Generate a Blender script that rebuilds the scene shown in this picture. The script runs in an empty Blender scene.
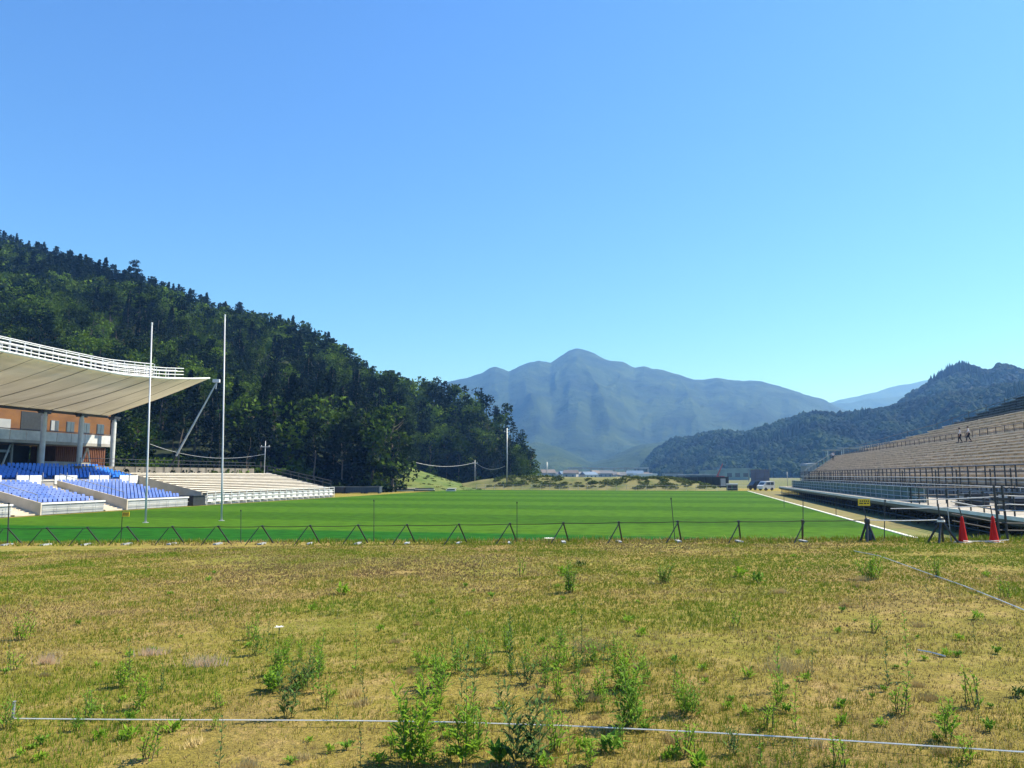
import bpy, math, random
import numpy as np
from mathutils import Vector, noise as mnoise
R = math.radians
random.seed(7); rng = np.random.default_rng(7)
sc = bpy.context.scene
COL = sc.collection

# ------------------------------------------------------------------ camera
F = 770.0; W, H = 1024, 768; HZ = 475.0
CAMH = 3.15
TH = math.atan((HZ - H/2)/F)
cd = bpy.data.cameras.new('camera'); cam = bpy.data.objects.new('camera', cd); COL.objects.link(cam)
cam.location = (0, 0, CAMH); cam.rotation_euler = (math.pi/2 + TH, 0, 0)
cd.sensor_width = 36; cd.lens = F/W*36; cd.clip_start = .1; cd.clip_end = 20000
sc.camera = cam
def ray(px, py):
    X = (px-W/2)/F; Y = (H/2-py)/F
    return X, math.cos(TH)-Y*math.sin(TH), math.sin(TH)+Y*math.cos(TH)
def at_z(px, py, z=0.):
    a, b, c = ray(px, py); t = (z-CAMH)/c
    return Vector((a*t, b*t, z))
def at_y(px, py, y):
    a, b, c = ray(px, py); t = y/b
    return Vector((a*t, y, CAMH+c*t))

# pitch frame: u across the field, v along it
PA = R(13.0); CP, SP = math.cos(PA), math.sin(PA)
def P(u, v, z=0.): return Vector((u*CP+v*SP, -u*SP+v*CP, z))
def UV(x, y): return x*CP-y*SP, x*SP+y*CP
def ss(a, b, x):
    t = np.clip((x-a)/(b-a), 0, 1); return t*t*(3-2*t)

# cheap value noise for numpy arrays
_tab = np.random.default_rng(3).random((256, 256))
def vn(x, y, s, seed=0):
    x = np.asarray(x, float)/s+seed*17.3+1000; y = np.asarray(y, float)/s+seed*9.7+1000
    xi = np.floor(x).astype(int); yi = np.floor(y).astype(int); fx = x-xi; fy = y-yi
    fx = fx*fx*(3-2*fx); fy = fy*fy*(3-2*fy)
    a = _tab[xi & 255, yi & 255]; b = _tab[(xi+1) & 255, yi & 255]; c = _tab[xi & 255, (yi+1) & 255]; d = _tab[(xi+1) & 255, (yi+1) & 255]
    return (a*(1-fx)+b*fx)*(1-fy)+(c*(1-fx)+d*fx)*fy
def fbm(x, y, s, seed=0, o=4):
    v = 0; a = .5; tot = 0
    for i in range(o):
        v = v+a*vn(x, y, s, seed+i); tot += a; a *= .5; s *= .5
    return v/tot

EDGE = 25.0                      # where the foreground bank ends (v)
def gz(x, y):
    x = np.asarray(x, float); y = np.asarray(y, float)
    u, v = UV(x, y)
    f = np.clip(1.5+.0201*x-.01944*y, .35, 2.1)+.05*(fbm(x, y, 3., 5)-.5)
    w = 1-ss(EDGE, EDGE+4.0, v)
    return f*w-.03*(1-w)
def ground_at(px, py):
    z = 1.0
    for _ in range(12):
        p = at_z(px, py, z); z = float(gz(p.x, p.y))
    return Vector((p.x, p.y, z))

# ------------------------------------------------------------------ helpers
def tag(o, label=None, cat=None, group=None, kind=None):
    if label: o['label'] = label
    if cat: o['category'] = cat
    if group: o['group'] = group
    if kind: o['kind'] = kind
    return o
def thing(name, label, cat, loc=(0, 0, 0), rotz=0., group=None):
    o = bpy.data.objects.new(name, None); COL.objects.link(o); o.empty_display_size = .2
    o.location = loc; o.rotation_euler = (0, 0, rotz)
    return tag(o, label, cat, group)
class MB:
    def __init__(s): s.v = []; s.f = []; s.m = []
    def add(s, vs, fs, m=0):
        n = len(s.v); s.v += [tuple(q) for q in vs]; s.f += [tuple(i+n for i in q) for q in fs]; s.m += [m]*len(fs); return s
    def box(s, x0, x1, y0, y1, z0, z1, m=0):
        return s.add([(x0,y0,z0),(x1,y0,z0),(x1,y1,z0),(x0,y1,z0),(x0,y0,z1),(x1,y0,z1),(x1,y1,z1),(x0,y1,z1)],
                     [(0,3,2,1),(4,5,6,7),(0,1,5,4),(1,2,6,5),(2,3,7,6),(3,0,4,7)], m)
    def prism(s, pts, dvec, m=0):          # polygon (3D points) extruded along dvec
        n = len(pts); a = [Vector(p) for p in pts]; b = [p+Vector(dvec) for p in a]
        return s.add(a+b, [tuple(range(n-1, -1, -1)), tuple(range(n, 2*n))]+[(i, (i+1) % n, n+(i+1) % n, n+i) for i in range(n)], m)
    def tube(s, pts, r, n=6, m=0, r1=None):
        pts = [Vector(p) for p in pts]; k = len(pts); vs = []; fs = []
        for i, p in enumerate(pts):
            d = (pts[min(i+1, k-1)]-pts[max(i-1, 0)]).normalized()
            a = d.cross(Vector((0, 0, 1)) if abs(d.z) < .9 else Vector((1, 0, 0))).normalized(); b = d.cross(a)
            rr = r if r1 is None else r+(r1-r)*i/(k-1)
            for j in range(n):
                t = 2*math.pi*j/n; vs.append(p+a*math.cos(t)*rr+b*math.sin(t)*rr)
        for i in range(k-1):
            for j in range(n): fs.append((i*n+j, i*n+(j+1) % n, (i+1)*n+(j+1) % n, (i+1)*n+j))
        fs.append(tuple(range(n-1, -1, -1))); fs.append(tuple(range((k-1)*n, k*n)))
        return s.add(vs, fs, m)
    def lathe(s, prof, n=16, c=(0, 0, 0), m=0):
        vs = []; fs = []
        for r, z in prof:
            for j in range(n):
                t = 2*math.pi*j/n; vs.append((c[0]+r*math.cos(t), c[1]+r*math.sin(t), c[2]+z))
        for i in range(len(prof)-1):
            for j in range(n): fs.append((i*n+j, i*n+(j+1) % n, (i+1)*n+(j+1) % n, (i+1)*n+j))
        fs.append(tuple(range(n-1, -1, -1))); fs.append(tuple(range((len(prof)-1)*n, len(prof)*n)))
        return s.add(vs, fs, m)
    def mesh(s, name, mats, smooth=False):
        me = bpy.data.meshes.new(name); me.from_pydata(s.v, [], s.f)
        for m in (mats if isinstance(mats, (list, tuple)) else [mats]): me.materials.append(m)
        me.polygons.foreach_set('material_index', s.m)
        if smooth: me.polygons.foreach_set('use_smooth', [True]*len(s.f))
        me.update(); return me
    def build(s, name, mats, parent=None, smooth=False):
        o = bpy.data.objects.new(name, s.mesh(name, mats, smooth)); COL.objects.link(o)
        if parent: o.parent = parent
        return o
def npmesh(name, V, Fc, mats, mi=None, smooth=False):      # V (n,3), Fc (m,k)
    me = bpy.data.meshes.new(name); k = Fc.shape[1]
    me.vertices.add(len(V)); me.vertices.foreach_set('co', np.ascontiguousarray(V, dtype=np.float32).ravel())
    me.loops.add(Fc.size); me.loops.foreach_set('vertex_index', np.ascontiguousarray(Fc, dtype=np.int32).ravel())
    me.polygons.add(len(Fc)); me.polygons.foreach_set('loop_start', np.arange(0, Fc.size, k, dtype=np.int32))
    for m in (mats if isinstance(mats, (list, tuple)) else [mats]): me.materials.append(m)
    if mi is not None: me.polygons.foreach_set('material_index', mi.astype(np.int32))
    me.polygons.foreach_set('use_smooth', np.full(len(Fc), smooth))
    me.update(calc_edges=True); me.validate(); return me
def link(name, me, parent=None):
    o = bpy.data.objects.new(name, me); COL.objects.link(o)
    if parent: o.parent = parent
    return o

# ------------------------------------------------------------------ materials
def newmat(name):
    m = bpy.data.materials.new(name); m.use_nodes = True
    nt = m.node_tree; b = nt.nodes['Principled BSDF']; return m, nt, b
def nd(nt, t, **k):
    n = nt.nodes.new(t)
    for a, v in k.items():
        if a in n.inputs: n.inputs[a].default_value = v
        else: setattr(n, a, v)
    return n
def mat(name, c1, c2=None, rough=.7, scale=3., detail=4., metal=0., bump=0., bscale=None, trans=0., lo=.35, hi=.65, coord='world', stretch=None):
    m, nt, b = newmat(name); L = nt.links
    b.inputs['Roughness'].default_value = rough; b.inputs['Metallic'].default_value = metal
    b.inputs['Base Color'].default_value = (*c1, 1)
    if rough > .6: b.inputs['Specular IOR Level'].default_value = .25
    if trans: b.inputs['Specular IOR Level'].default_value = .04
    colsock = None
    if coord == 'world': pos = nd(nt, 'ShaderNodeNewGeometry').outputs['Position']
    else: pos = nd(nt, 'ShaderNodeTexCoord').outputs['Object']
    if stretch:
        mp = nd(nt, 'ShaderNodeMapping'); mp.inputs['Scale'].default_value = stretch; L.new(pos, mp.inputs['Vector']); pos = mp.outputs[0]
    if c2 is None: c2 = tuple(x*.82 for x in c1)
    n = nd(nt, 'ShaderNodeTexNoise'); n.inputs['Scale'].default_value = scale; n.inputs['Detail'].default_value = detail; L.new(pos, n.inputs['Vector'])
    r = nd(nt, 'ShaderNodeValToRGB'); r.color_ramp.elements[0].position = lo; r.color_ramp.elements[1].position = hi
    r.color_ramp.elements[0].color = (*c1, 1); r.color_ramp.elements[1].color = (*c2, 1)
    L.new(n.outputs['Fac'], r.inputs[0]); L.new(r.outputs[0], b.inputs['Base Color']); colsock = r.outputs[0]
    if bump:
        n2 = nd(nt, 'ShaderNodeTexNoise'); n2.inputs['Scale'].default_value = bscale or scale*3; n2.inputs['Detail'].default_value = 5; L.new(pos, n2.inputs['Vector'])
        bp = nd(nt, 'ShaderNodeBump'); bp.inputs['Strength'].default_value = 1; bp.inputs['Distance'].default_value = bump
        L.new(n2.outputs['Fac'], bp.inputs['Height']); L.new(bp.outputs[0], b.inputs['Normal'])
    if trans:
        t = nd(nt, 'ShaderNodeBsdfTranslucent'); mx = nd(nt, 'ShaderNodeMixShader'); mx.inputs[0].default_value = trans
        L.new(colsock, t.inputs['Color']); L.new(b.outputs[0], mx.inputs[1]); L.new(t.outputs[0], mx.inputs[2])
        L.new(mx.outputs[0], nt.nodes['Material Output'].inputs['Surface'])
    return m
M = {}
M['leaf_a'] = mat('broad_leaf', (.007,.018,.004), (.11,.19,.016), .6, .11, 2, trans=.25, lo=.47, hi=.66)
M['leaf_b'] = mat('conifer_needle', (.005,.013,.006), (.014,.028,.009), .7, .1, 2, trans=.08)
M['bark'] = mat('bark', (.10,.075,.055), (.17,.14,.11), .9, 2)
M['canopy'] = mat('canopy', (.006,.015,.006), (.032,.058,.014), .8, .02, 5, trans=.1, lo=.4, hi=.62)
M['canopy2'] = mat('canopy_dark', (.012,.028,.012), (.028,.055,.02), .8, .03, 4, trans=.05)
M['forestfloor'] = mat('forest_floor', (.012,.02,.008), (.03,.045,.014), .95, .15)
M['white'] = mat('white_paint', (.74,.75,.75), (.62,.64,.65), .45, 1.2)
M['offwhite'] = mat('pale_plank', (.82,.78,.70), (.70,.66,.58), .7, .8)
M['steel'] = mat('galvanised_steel', (.42,.44,.45), (.32,.34,.35), .45, 2, metal=.4)
M['lightsteel'] = mat('pale_steel', (.55,.57,.58), (.45,.47,.49), .5, 2)
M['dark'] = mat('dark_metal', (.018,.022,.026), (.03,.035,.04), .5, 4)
M['black'] = mat('black_rope', (.012,.013,.014), (.02,.02,.022), .7, 4)
M['concrete'] = mat('concrete', (.36,.35,.33), (.26,.255,.24), .85, .9, bump=.01)
M['concrete2'] = mat('beige_concrete', (.58,.52,.43), (.46,.41,.33), .85, .9)
M['wood'] = mat('orange_timber', (.19,.080,.016), (.13,.053,.011), .6, .5, stretch=(1,1,2))
M['wood2'] = mat('red_brown_timber', (.20,.085,.045), (.12,.05,.028), .7, 4, stretch=(4,4,.4))
M['glass'] = mat('window_glass', (.05,.07,.09), (.08,.10,.12), .08, .5)
M['curtain'] = mat('window_blind', (.35,.37,.38), None, .5, .5)
M['blue'] = mat('blue_plastic', (.015,.16,.62), (.012,.12,.52), .4, .6)
M['blue2'] = mat('faded_blue_plastic', (.075,.14,.42), (.16,.22,.50), .35, .6)
M['red'] = mat('red_plastic', (.60,.010,.004), (.50,.008,.004), .62, 3)
M['yellow'] = mat('yellow_sign', (.75,.52,.02), (.68,.46,.02), .5, 3)
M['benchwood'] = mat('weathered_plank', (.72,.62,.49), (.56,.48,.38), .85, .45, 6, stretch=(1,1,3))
M['plankdark'] = mat('darker_plank', (.66,.57,.46), (.38,.33,.26), .85, .9, 5)  # darker, more mottled plank tone
M['deck'] = mat('pale_deck_board', (.44,.40,.33), (.34,.31,.26), .75, 1.6, 5)
M['bluegrey'] = mat('blue_grey_panel', (.10,.125,.15), (.07,.09,.11), .55, .7)
M['greentarp'] = mat('grey_green_netting', (.14,.20,.18), (.09,.135,.125), .75, .6, 5)
M['parapet'] = mat('pale_parapet', (.36,.39,.41), (.26,.28,.30), .7, .6)
M['line'] = mat('white_line_paint', (.72,.72,.66), (.6,.6,.52), .8, 2)
M['string'] = mat('white_string', (.88,.86,.80), (.74,.72,.66), .8, 20)
M['weed_bright'] = mat('bright_weed_leaf', (.13,.26,.02), (.22,.36,.03), .55, 14, 3, trans=.35)
M['weed_mid'] = mat('green_weed_leaf', (.10,.21,.025), (.16,.29,.03), .55, 14, 3, trans=.25)
M['weed_dark'] = mat('dark_weed_leaf', (.045,.095,.028), (.085,.15,.035), .6, 14, 3, trans=.12)
M['stem'] = mat('weed_stem', (.075,.10,.035), (.10,.085,.05), .7, 10)
M['g_green'] = mat('green_grass_blade', (.16,.19,.018), (.21,.22,.026), .75, 1.5, 3, trans=.25)
M['g_olive'] = mat('olive_grass_blade', (.25,.21,.036), (.32,.25,.055), .8, 1.5, 3, trans=.2)
M['g_straw'] = mat('straw_grass_blade', (.52,.41,.19), (.38,.29,.12), .85, 2, 3, trans=.25)
M['g_lush'] = mat('lush_grass_blade', (.17,.25,.022), (.12,.19,.018), .7, 1.5, 3, trans=.3)
M['g_brown'] = mat('dead_grass_blade', (.13,.085,.040), (.20,.13,.07), .9, 1.5, 3)
M['g_red'] = mat('reddish_dry_grass', (.78,.60,.40), (.66,.48,.30), .85, 5, 3, trans=.35)
M['flower'] = mat('white_petal', (.8,.8,.76), None, .6)
M['postpaint'] = mat('grey_white_paint', (.52,.54,.56), (.44,.46,.49), .4, 1)
M['skin'] = mat('skin', (.45,.27,.18), None, .5)
M['hair'] = mat('black_hair', (.012,.01,.009), None, .6)
M['shirt'] = mat('white_shirt', (.62,.64,.68), (.52,.54,.58), .8, 6)
M['trousers'] = mat('dark_trousers', (.014,.016,.024), None, .8, 6)
M['roofgrey'] = mat('grey_roof', (.12,.13,.15), (.09,.10,.11), .6, .2)
M['roofblue'] = mat('blue_roof', (.10,.17,.28), (.08,.14,.22), .6, .2)
M['roofbrown'] = mat('brown_roof', (.13,.115,.105), (.10,.085,.08), .6, .2)
M['wall1'] = mat('pale_house_wall', (.60,.58,.54), (.5,.49,.46), .8, .2)
M['wall2'] = mat('grey_house_wall', (.34,.36,.38), (.28,.3,.31), .8, .2)
M['wall3'] = mat('greenish_building_wall', (.26,.33,.30), (.2,.26,.24), .8, .2)
M['crane'] = mat('red_crane_paint', (.42,.06,.035), None, .5)
M['hazed_net'] = mat('hazed_netting', (.17,.155,.19), (.13,.12,.15), .85, .4)  # pale bluish tone puts distance haze into the netting colour
M['container'] = mat('dark_blue_container', (.03,.055,.085), (.02,.04,.06), .6, .6)
M['signink'] = mat('black_ink', (.01,.01,.01), None, .6)
M['rubble'] = mat('rubble', (.25,.23,.2), (.15,.14,.12), .9, 1)
M['dugout'] = mat('green_cabin_paint', (.03,.16,.06), (.02,.11,.045), .5, 1)

def membrane():
    m, nt, b = newmat('roof_membrane'); L = nt.links
    pos = nd(nt, 'ShaderNodeTexCoord').outputs['Object']
    mp = nd(nt, 'ShaderNodeMapping'); mp.inputs['Scale'].default_value = (.22, .9, .3); L.new(pos, mp.inputs[0])
    n = nd(nt, 'ShaderNodeTexNoise'); n.inputs['Scale'].default_value = .9; n.inputs['Detail'].default_value = 5; L.new(mp.outputs[0], n.inputs['Vector'])
    r = nd(nt, 'ShaderNodeValToRGB'); r.color_ramp.elements[0].position = .35; r.color_ramp.elements[1].position = .65
    r.color_ramp.elements[0].color = (.70,.64,.52,1); r.color_ramp.elements[1].color = (.82,.76,.64,1)
    L.new(n.outputs[0], r.inputs[0]); L.new(r.outputs[0], b.inputs['Base Color']); b.inputs['Roughness'].default_value = .8
    t = nd(nt, 'ShaderNodeBsdfTranslucent'); L.new(r.outputs[0], t.inputs[0]); mx = nd(nt, 'ShaderNodeMixShader'); mx.inputs[0].default_value = .4
    L.new(b.outputs[0], mx.inputs[1]); L.new(t.outputs[0], mx.inputs[2]); L.new(mx.outputs[0], nt.nodes['Material Output'].inputs[0]); return m
M['membrane'] = membrane()

def ground_mat():
    m, nt, b = newmat('dry_field'); L = nt.links
    pos = nd(nt, 'ShaderNodeNewGeometry').outputs['Position']
    def noi(scale, det=5, st=(1, 1, 1), rough=.6):
        mp = nd(nt, 'ShaderNodeMapping'); mp.inputs['Scale'].default_value = st; L.new(pos, mp.inputs[0])
        n = nd(nt, 'ShaderNodeTexNoise'); n.inputs['Scale'].default_value = scale; n.inputs['Detail'].default_value = det; n.inputs['Roughness'].default_value = rough
        L.new(mp.outputs[0], n.inputs['Vector']); return n.outputs[0]
    def ramp(f, els):
        r = nd(nt, 'ShaderNodeValToRGB'); e = r.color_ramp.elements
        e[0].position, e[0].color = els[0][0], (*els[0][1], 1); e[1].position, e[1].color = els[-1][0], (*els[-1][1], 1)
        for p, c in els[1:-1]:
            x = e.new(p); x.color = (*c, 1)
        L.new(f, r.inputs[0]); return r.outputs[0]
    def mixc(f, a, bb, mode='MIX'):
        x = nd(nt, 'ShaderNodeMix', data_type='RGBA', blend_type=mode)
        if isinstance(f, float): x.inputs[0].default_value = f
        else: L.new(f, x.inputs[0])
        L.new(a, x.inputs[6]); L.new(bb, x.inputs[7]); return x.outputs[2]
    big = ramp(noi(.22, 6), [(.34, (.17,.19,.025)), (.46, (.25,.22,.038)), (.56, (.32,.235,.065)), (.68, (.28,.18,.08))])
    med = ramp(noi(2.2, 7, rough=.72), [(.36, (.045,.065,.010)), (.5, (.16,.155,.028)), (.66, (.36,.26,.13))])
    fine = ramp(noi(38, 6, rough=.75), [(.33, (.35,.33,.30)), (.5, (1.0,1.0,.95)), (.66, (1.5,1.45,1.35))])
    c = mixc(.5, big, med); c = mixc(.8, c, fine, 'MULTIPLY')
    L.new(c, b.inputs['Base Color']); b.inputs['Roughness'].default_value = .95; b.inputs['Specular IOR Level'].default_value = .1
    bp = nd(nt, 'ShaderNodeBump'); bp.inputs['Distance'].default_value = .035; bp.inputs['Strength'].default_value = 1
    L.new(noi(22, 6, rough=.7), bp.inputs['Height']); L.new(bp.outputs[0], b.inputs['Normal']); return m
M['ground'] = ground_mat()

def pitch_mat():
    m, nt, b = newmat('mown_turf'); L = nt.links
    tc = nd(nt, 'ShaderNodeTexCoord').outputs['Object']
    sp = nd(nt, 'ShaderNodeSeparateXYZ'); L.new(tc, sp.inputs[0])
    def mth(op, a, bb=None):
        x = nd(nt, 'ShaderNodeMath', operation=op)
        for i, q in enumerate((a, bb)):
            if q is None: continue
            if isinstance(q, (int, float)): x.inputs[i].default_value = q
            else: L.new(q, x.inputs[i])
        return x.outputs[0]
    n = nd(nt, 'ShaderNodeTexNoise'); n.inputs['Scale'].default_value = .12; n.inputs['Detail'].default_value = 6; L.new(tc, n.inputs['Vector'])
    wob = mth('MULTIPLY', mth('SUBTRACT', n.outputs[0], .5), 1.2)
    yy = mth('ADD', sp.outputs[1], wob)
    s = mth('SINE', mth('MULTIPLY', yy, math.pi/10.0))
    s = mth('ADD', mth('MULTIPLY', s, 2.2), .5); s = nd(nt, 'ShaderNodeClamp'); 
    s_in = mth('ADD', mth('MULTIPLY', mth('SINE', mth('MULTIPLY', yy, math.pi/10.0)), 2.2), .5); L.new(s_in, s.inputs[0])
    mx = nd(nt, 'ShaderNodeMix', data_type='RGBA'); L.new(s.outputs[0], mx.inputs[0])
    mx.inputs[6].default_value = (.034,.092,.006, 1); mx.inputs[7].default_value = (.050,.120,.008, 1)
    near = nd(nt, 'ShaderNodeMapRange'); L.new(yy, near.inputs[0]); near.inputs[1].default_value = 40.5; near.inputs[2].default_value = 41.5
    mx2 = nd(nt, 'ShaderNodeMix', data_type='RGBA'); L.new(near.outputs[0], mx2.inputs[0]); mx2.inputs[6].default_value = (.014,.086,.008, 1); L.new(mx.outputs[2], mx2.inputs[7])
    n2 = nd(nt, 'ShaderNodeTexNoise'); n2.inputs['Scale'].default_value = 1.2; n2.inputs['Detail'].default_value = 8; L.new(tc, n2.inputs['Vector'])
    r = nd(nt, 'ShaderNodeMapRange'); L.new(n2.outputs[0], r.inputs[0]); r.inputs[1].default_value = .3; r.inputs[2].default_value = .7; r.inputs[3].default_value = .72; r.inputs[4].default_value = 1.25
    mu = nd(nt, 'ShaderNodeVectorMath', operation='SCALE'); L.new(mx2.outputs[2], mu.inputs[0]); L.new(r.outputs[0], mu.inputs['Scale'])
    L.new(mu.outputs[0], b.inputs['Base Color']); b.inputs['Roughness'].default_value = .9; b.inputs['Specular IOR Level'].default_value = .03
    return m
M['pitch'] = pitch_mat()

# ------------------------------------------------------------------ setting: ground, pitch
def grid_obj(name, xs, ys, zf, m, kind='structure', smooth=True):
    X, Y = np.meshgrid(xs, ys); Z = zf(X, Y); nx, ny = len(xs), len(ys)
    V = np.stack([X.ravel(), Y.ravel(), Z.ravel()], 1)
    i = (np.arange(ny-1)[:, None]*nx+np.arange(nx-1)[None]).ravel()
    Fc = np.stack([i, i+1, i+nx+1, i+nx], 1)
    o = link(name, npmesh(name, V, Fc, m, smooth=smooth)); tag(o, kind=kind); return o
xs = np.concatenate([np.linspace(-2400, -60, 24)[:-1], np.linspace(-60, 60, 301)[:-1], np.linspace(60, 4400, 30)])
ys = np.concatenate([np.linspace(-700, -10, 12)[:-1], np.linspace(-10, 60, 281)[:-1], np.linspace(60, 6300, 40)])
grid_obj('ground', xs, ys, gz, M['ground'])

root_rot = -PA
o = MB().add([(-49, 26.5, 0), (10.72, 26.5, 0), (10.72, 160, 0), (-49, 160, 0)], [(0, 1, 2, 3)]).build('pitch_turf', M['pitch'])
o.rotation_euler = (0, 0, root_rot); o.location = (0, 0, .012); tag(o, kind='structure')
lm = MB().box(10.75, 10.97, 27.5, 160, 0, .05)
o = lm.build('white_edge_strip', M['line']); o.rotation_euler = (0, 0, root_rot)
tag(o, 'long white strip marking the right edge of the green pitch', 'edge strip')
# patch of rougher green turf beyond the strip
gp = MB().add([(11.1, 27, .004), (20, 27, .004), (19, 52, .004), (14, 60, .004), (11.1, 50, .004)], [(0, 1, 2, 3, 4)])
M['roughgreen'] = mat('rough_green_turf', (.10,.13,.025), (.17,.16,.045), .9, .8, 6)
o = gp.build('rough_grass_patch', M['roughgreen']); o.rotation_euler = (0, 0, root_rot); tag(o, kind='structure')

M['verge'] = mat('dry_verge_grass', (.19,.155,.055), (.12,.12,.035), .9, .5, 7)
o = MB().add([(10.98, 50, .006), (15.5, 50, .006), (17, 160, .006), (10.98, 160, .006)], [(0, 1, 2, 3)]).build('dry_verge', M['verge']); o.rotation_euler = (0, 0, root_rot); tag(o, kind='structure')
# ------------------------------------------------------------------ hills and mountains
def interp(pts):
    a = np.array(pts, float); return lambda p: np.interp(p, a[:, 0], a[:, 1])
# left wooded hill: tree-top skyline in the picture, distance of the ridge and of the foot
sky_l = interp([(-260,140),(-120,186),(0,232),(40,244),(100,263),(130,274),(200,296),(250,308),(300,325),(335,341),(352,357),(375,373),(395,376),(430,379),(465,386),(485,394),(503,406),(516,422),(526,441),(533,468),(536,474)])
dist_r = interp([(-260,430),(0,400),(200,360),(350,300),(430,280),(500,262),(535,250)])
dist_b = interp([(-260,120),(0,125),(200,128),(330,140),(398,150),(412,225),(535,238)])
def ridge_h(p):
    d = dist_r(p); return np.maximum(CAMH+(HZ-sky_l(p))/F*d-np.where(p > 420, 8.0, 9.5), 0.3)
def hill_pt(p, s):       # p azimuth parameter, s 0 foot .. 1 ridge .. 1.6 beyond
    p = np.asarray(p, float); s = np.asarray(s, float)
    db, dr = dist_b(p), dist_r(p); d = db+(dr-db)*s
    h = ridge_h(p)*np.where(s < 1, np.clip(s, 0, 1)**.9, 1-(s-1)*1.2)
    x = (p-W/2)/F*d
    h = h+np.where(s > .05, 1, 0)*(fbm(x, d, 45, 2)-.5)*14*np.sin(np.clip(s, 0, 1)*math.pi)*np.clip(ridge_h(p)/40, 0, 1)
    return x, d, h-.2
pp = np.linspace(-260, 536, 160); s_ = np.linspace(-.02, 1.6, 60)
PPg, SSg = np.meshgrid(pp, s_); X, Y, Z = hill_pt(PPg, SSg)
V = np.stack([X.ravel(), Y.ravel(), Z.ravel()], 1); nx = len(pp)
i = (np.arange(len(s_)-1)[:, None]*nx+np.arange(nx-1)[None]).ravel()
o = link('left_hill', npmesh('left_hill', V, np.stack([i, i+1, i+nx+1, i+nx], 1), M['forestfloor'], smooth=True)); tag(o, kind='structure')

def leafquads(cent, size, up=.0, rg=rng):          # random oriented leaf clump quads
    n = len(cent); a = rg.normal(size=(n, 3)); a /= np.linalg.norm(a, axis=1)[:, None]
    b = rg.normal(size=(n, 3)); b[:, 2] *= (1-up); b -= (a*b).sum(1)[:, None]*a; b /= np.linalg.norm(b, axis=1)[:, None]
    if up: 
        a[:, 2] *= (1-up); a /= np.linalg.norm(a, axis=1)[:, None]
    s = (size*rg.uniform(.6, 1.3, n))[:, None] if np.isscalar(size) else (size*rg.uniform(.6, 1.3, n))[:, None]
    V = np.stack([cent-a*s*.5, cent-b*s*.32, cent+a*s*.5, cent+b*s*.32], 1).reshape(-1, 3)
    return V, np.arange(4*n).reshape(n, 4)
def broad_crown(n, hgt=13., r=4.0, blobs=13, seed=0, leaf=.75):
    rg = np.random.default_rng(seed); C = []
    for k in range(blobs):
        t = rg.uniform(.0, 1); z = hgt*(.20+.72*t); rr = r*(.25+.75*math.sin(math.pi*min(1, .2+.75*t)))*rg.uniform(.2, .85); a = rg.uniform(0, 6.28)
        br = r*rg.uniform(.30, .52); m = n//blobs
        d = rg.normal(size=(m, 3)); d /= np.linalg.norm(d, axis=1)[:, None]
        C.append(np.array([rr*math.cos(a), rr*math.sin(a), z])+d*br*rg.uniform(.7, 1.08, (m, 1))*np.array([1, 1, .78]))
    C = np.concatenate(C); return leafquads(C, leaf, .2, rg)
def conifer_crown(n, hgt=14., r=2.3, seed=0, leaf=.8, base=.22):
    rg = np.random.default_rng(seed); t = rg.random(n)**.8; lev = np.clip(np.floor(t*13)/13+rg.normal(0, .022, n), 0, .985)
    z = hgt*(base+(1-base)*lev); rad = r*(1-lev)**.8*(.8+.35*rg.random(n)); q = rg.random(n)**.5
    na = 9; a = (rg.integers(0, na, n)+np.floor(lev*13)*.37)*2*math.pi/na+rg.normal(0, .13, n)
    C = np.stack([np.cos(a)*rad*q, np.sin(a)*rad*q, z-rad*q*.28], 1); return leafquads(C, leaf, .45, rg)
def pine_crown(n, hgt=13., r=3.2, seed=0, leaf=.75, blobs=11):
    rg = np.random.default_rng(seed); C = []
    for k in range(blobs):
        t = k/(blobs-1); z = hgt*(.5+.46*t); a = k*2.4+rg.uniform(0, 1); rr = r*(1-t*.8)*rg.uniform(.35, .9); br = r*rg.uniform(.35, .5)
        m = n//blobs; d = rg.normal(size=(m, 3)); d /= np.linalg.norm(d, axis=1)[:, None]
        C.append(np.array([rr*math.cos(a), rr*math.sin(a), z])+d*br*rg.uniform(.3, 1., (m, 1))*np.array([1.15, 1.15, .45]))
    return leafquads(np.concatenate(C), leaf, .4, rg)
def trunk_mesh(name, hgt, r, seed, limbs=5, top=.8, spread=2.):
    rg = random.Random(seed); mb = MB()
    pts = [Vector((rg.uniform(-.15, .15)*k, rg.uniform(-.15, .15)*k, hgt*top*k/4-.6*(k == 0))) for k in range(5)]
    mb.tube(pts, r, 6, 0, r*.3)
    for k in range(limbs):
        z = hgt*rg.uniform(.35, top*.95); a = rg.uniform(0, 6.28); L = spread*rg.uniform(.6, 1)
        b0 = Vector((0, 0, z)); mb.tube([b0, b0+Vector((math.cos(a)*L*.5, math.sin(a)*L*.5, L*.3)), b0+Vector((math.cos(a)*L, math.sin(a)*L, L*.75))], r*.3, 4, 0, r*.1)
    return mb.mesh(name, M['bark'])
KIND = {}
def cm(nm, VF, m): return npmesh(nm, VF[0], VF[1], M[m])
KIND['broad'] = [(cm('crown', broad_crown(1700, 13, 4.9, 15, s, .62), 'leaf_a'), trunk_mesh('trunk', 13, .24, s)) for s in (1, 2, 3, 4)]
KIND['cedar'] = [(cm('crown', conifer_crown(1000, 15, 2.4, s, .62), 'leaf_b'), trunk_mesh('trunk', 15, .2, s, 3, .95, 1.)) for s in (5, 6, 7)]
KIND['pine'] = [(cm('crown', pine_crown(1000, 13, 3.2, s, .6), 'leaf_b'), trunk_mesh('trunk', 13, .17, s, 6, .93, 1.6)) for s in (8, 9, 10)]
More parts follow.
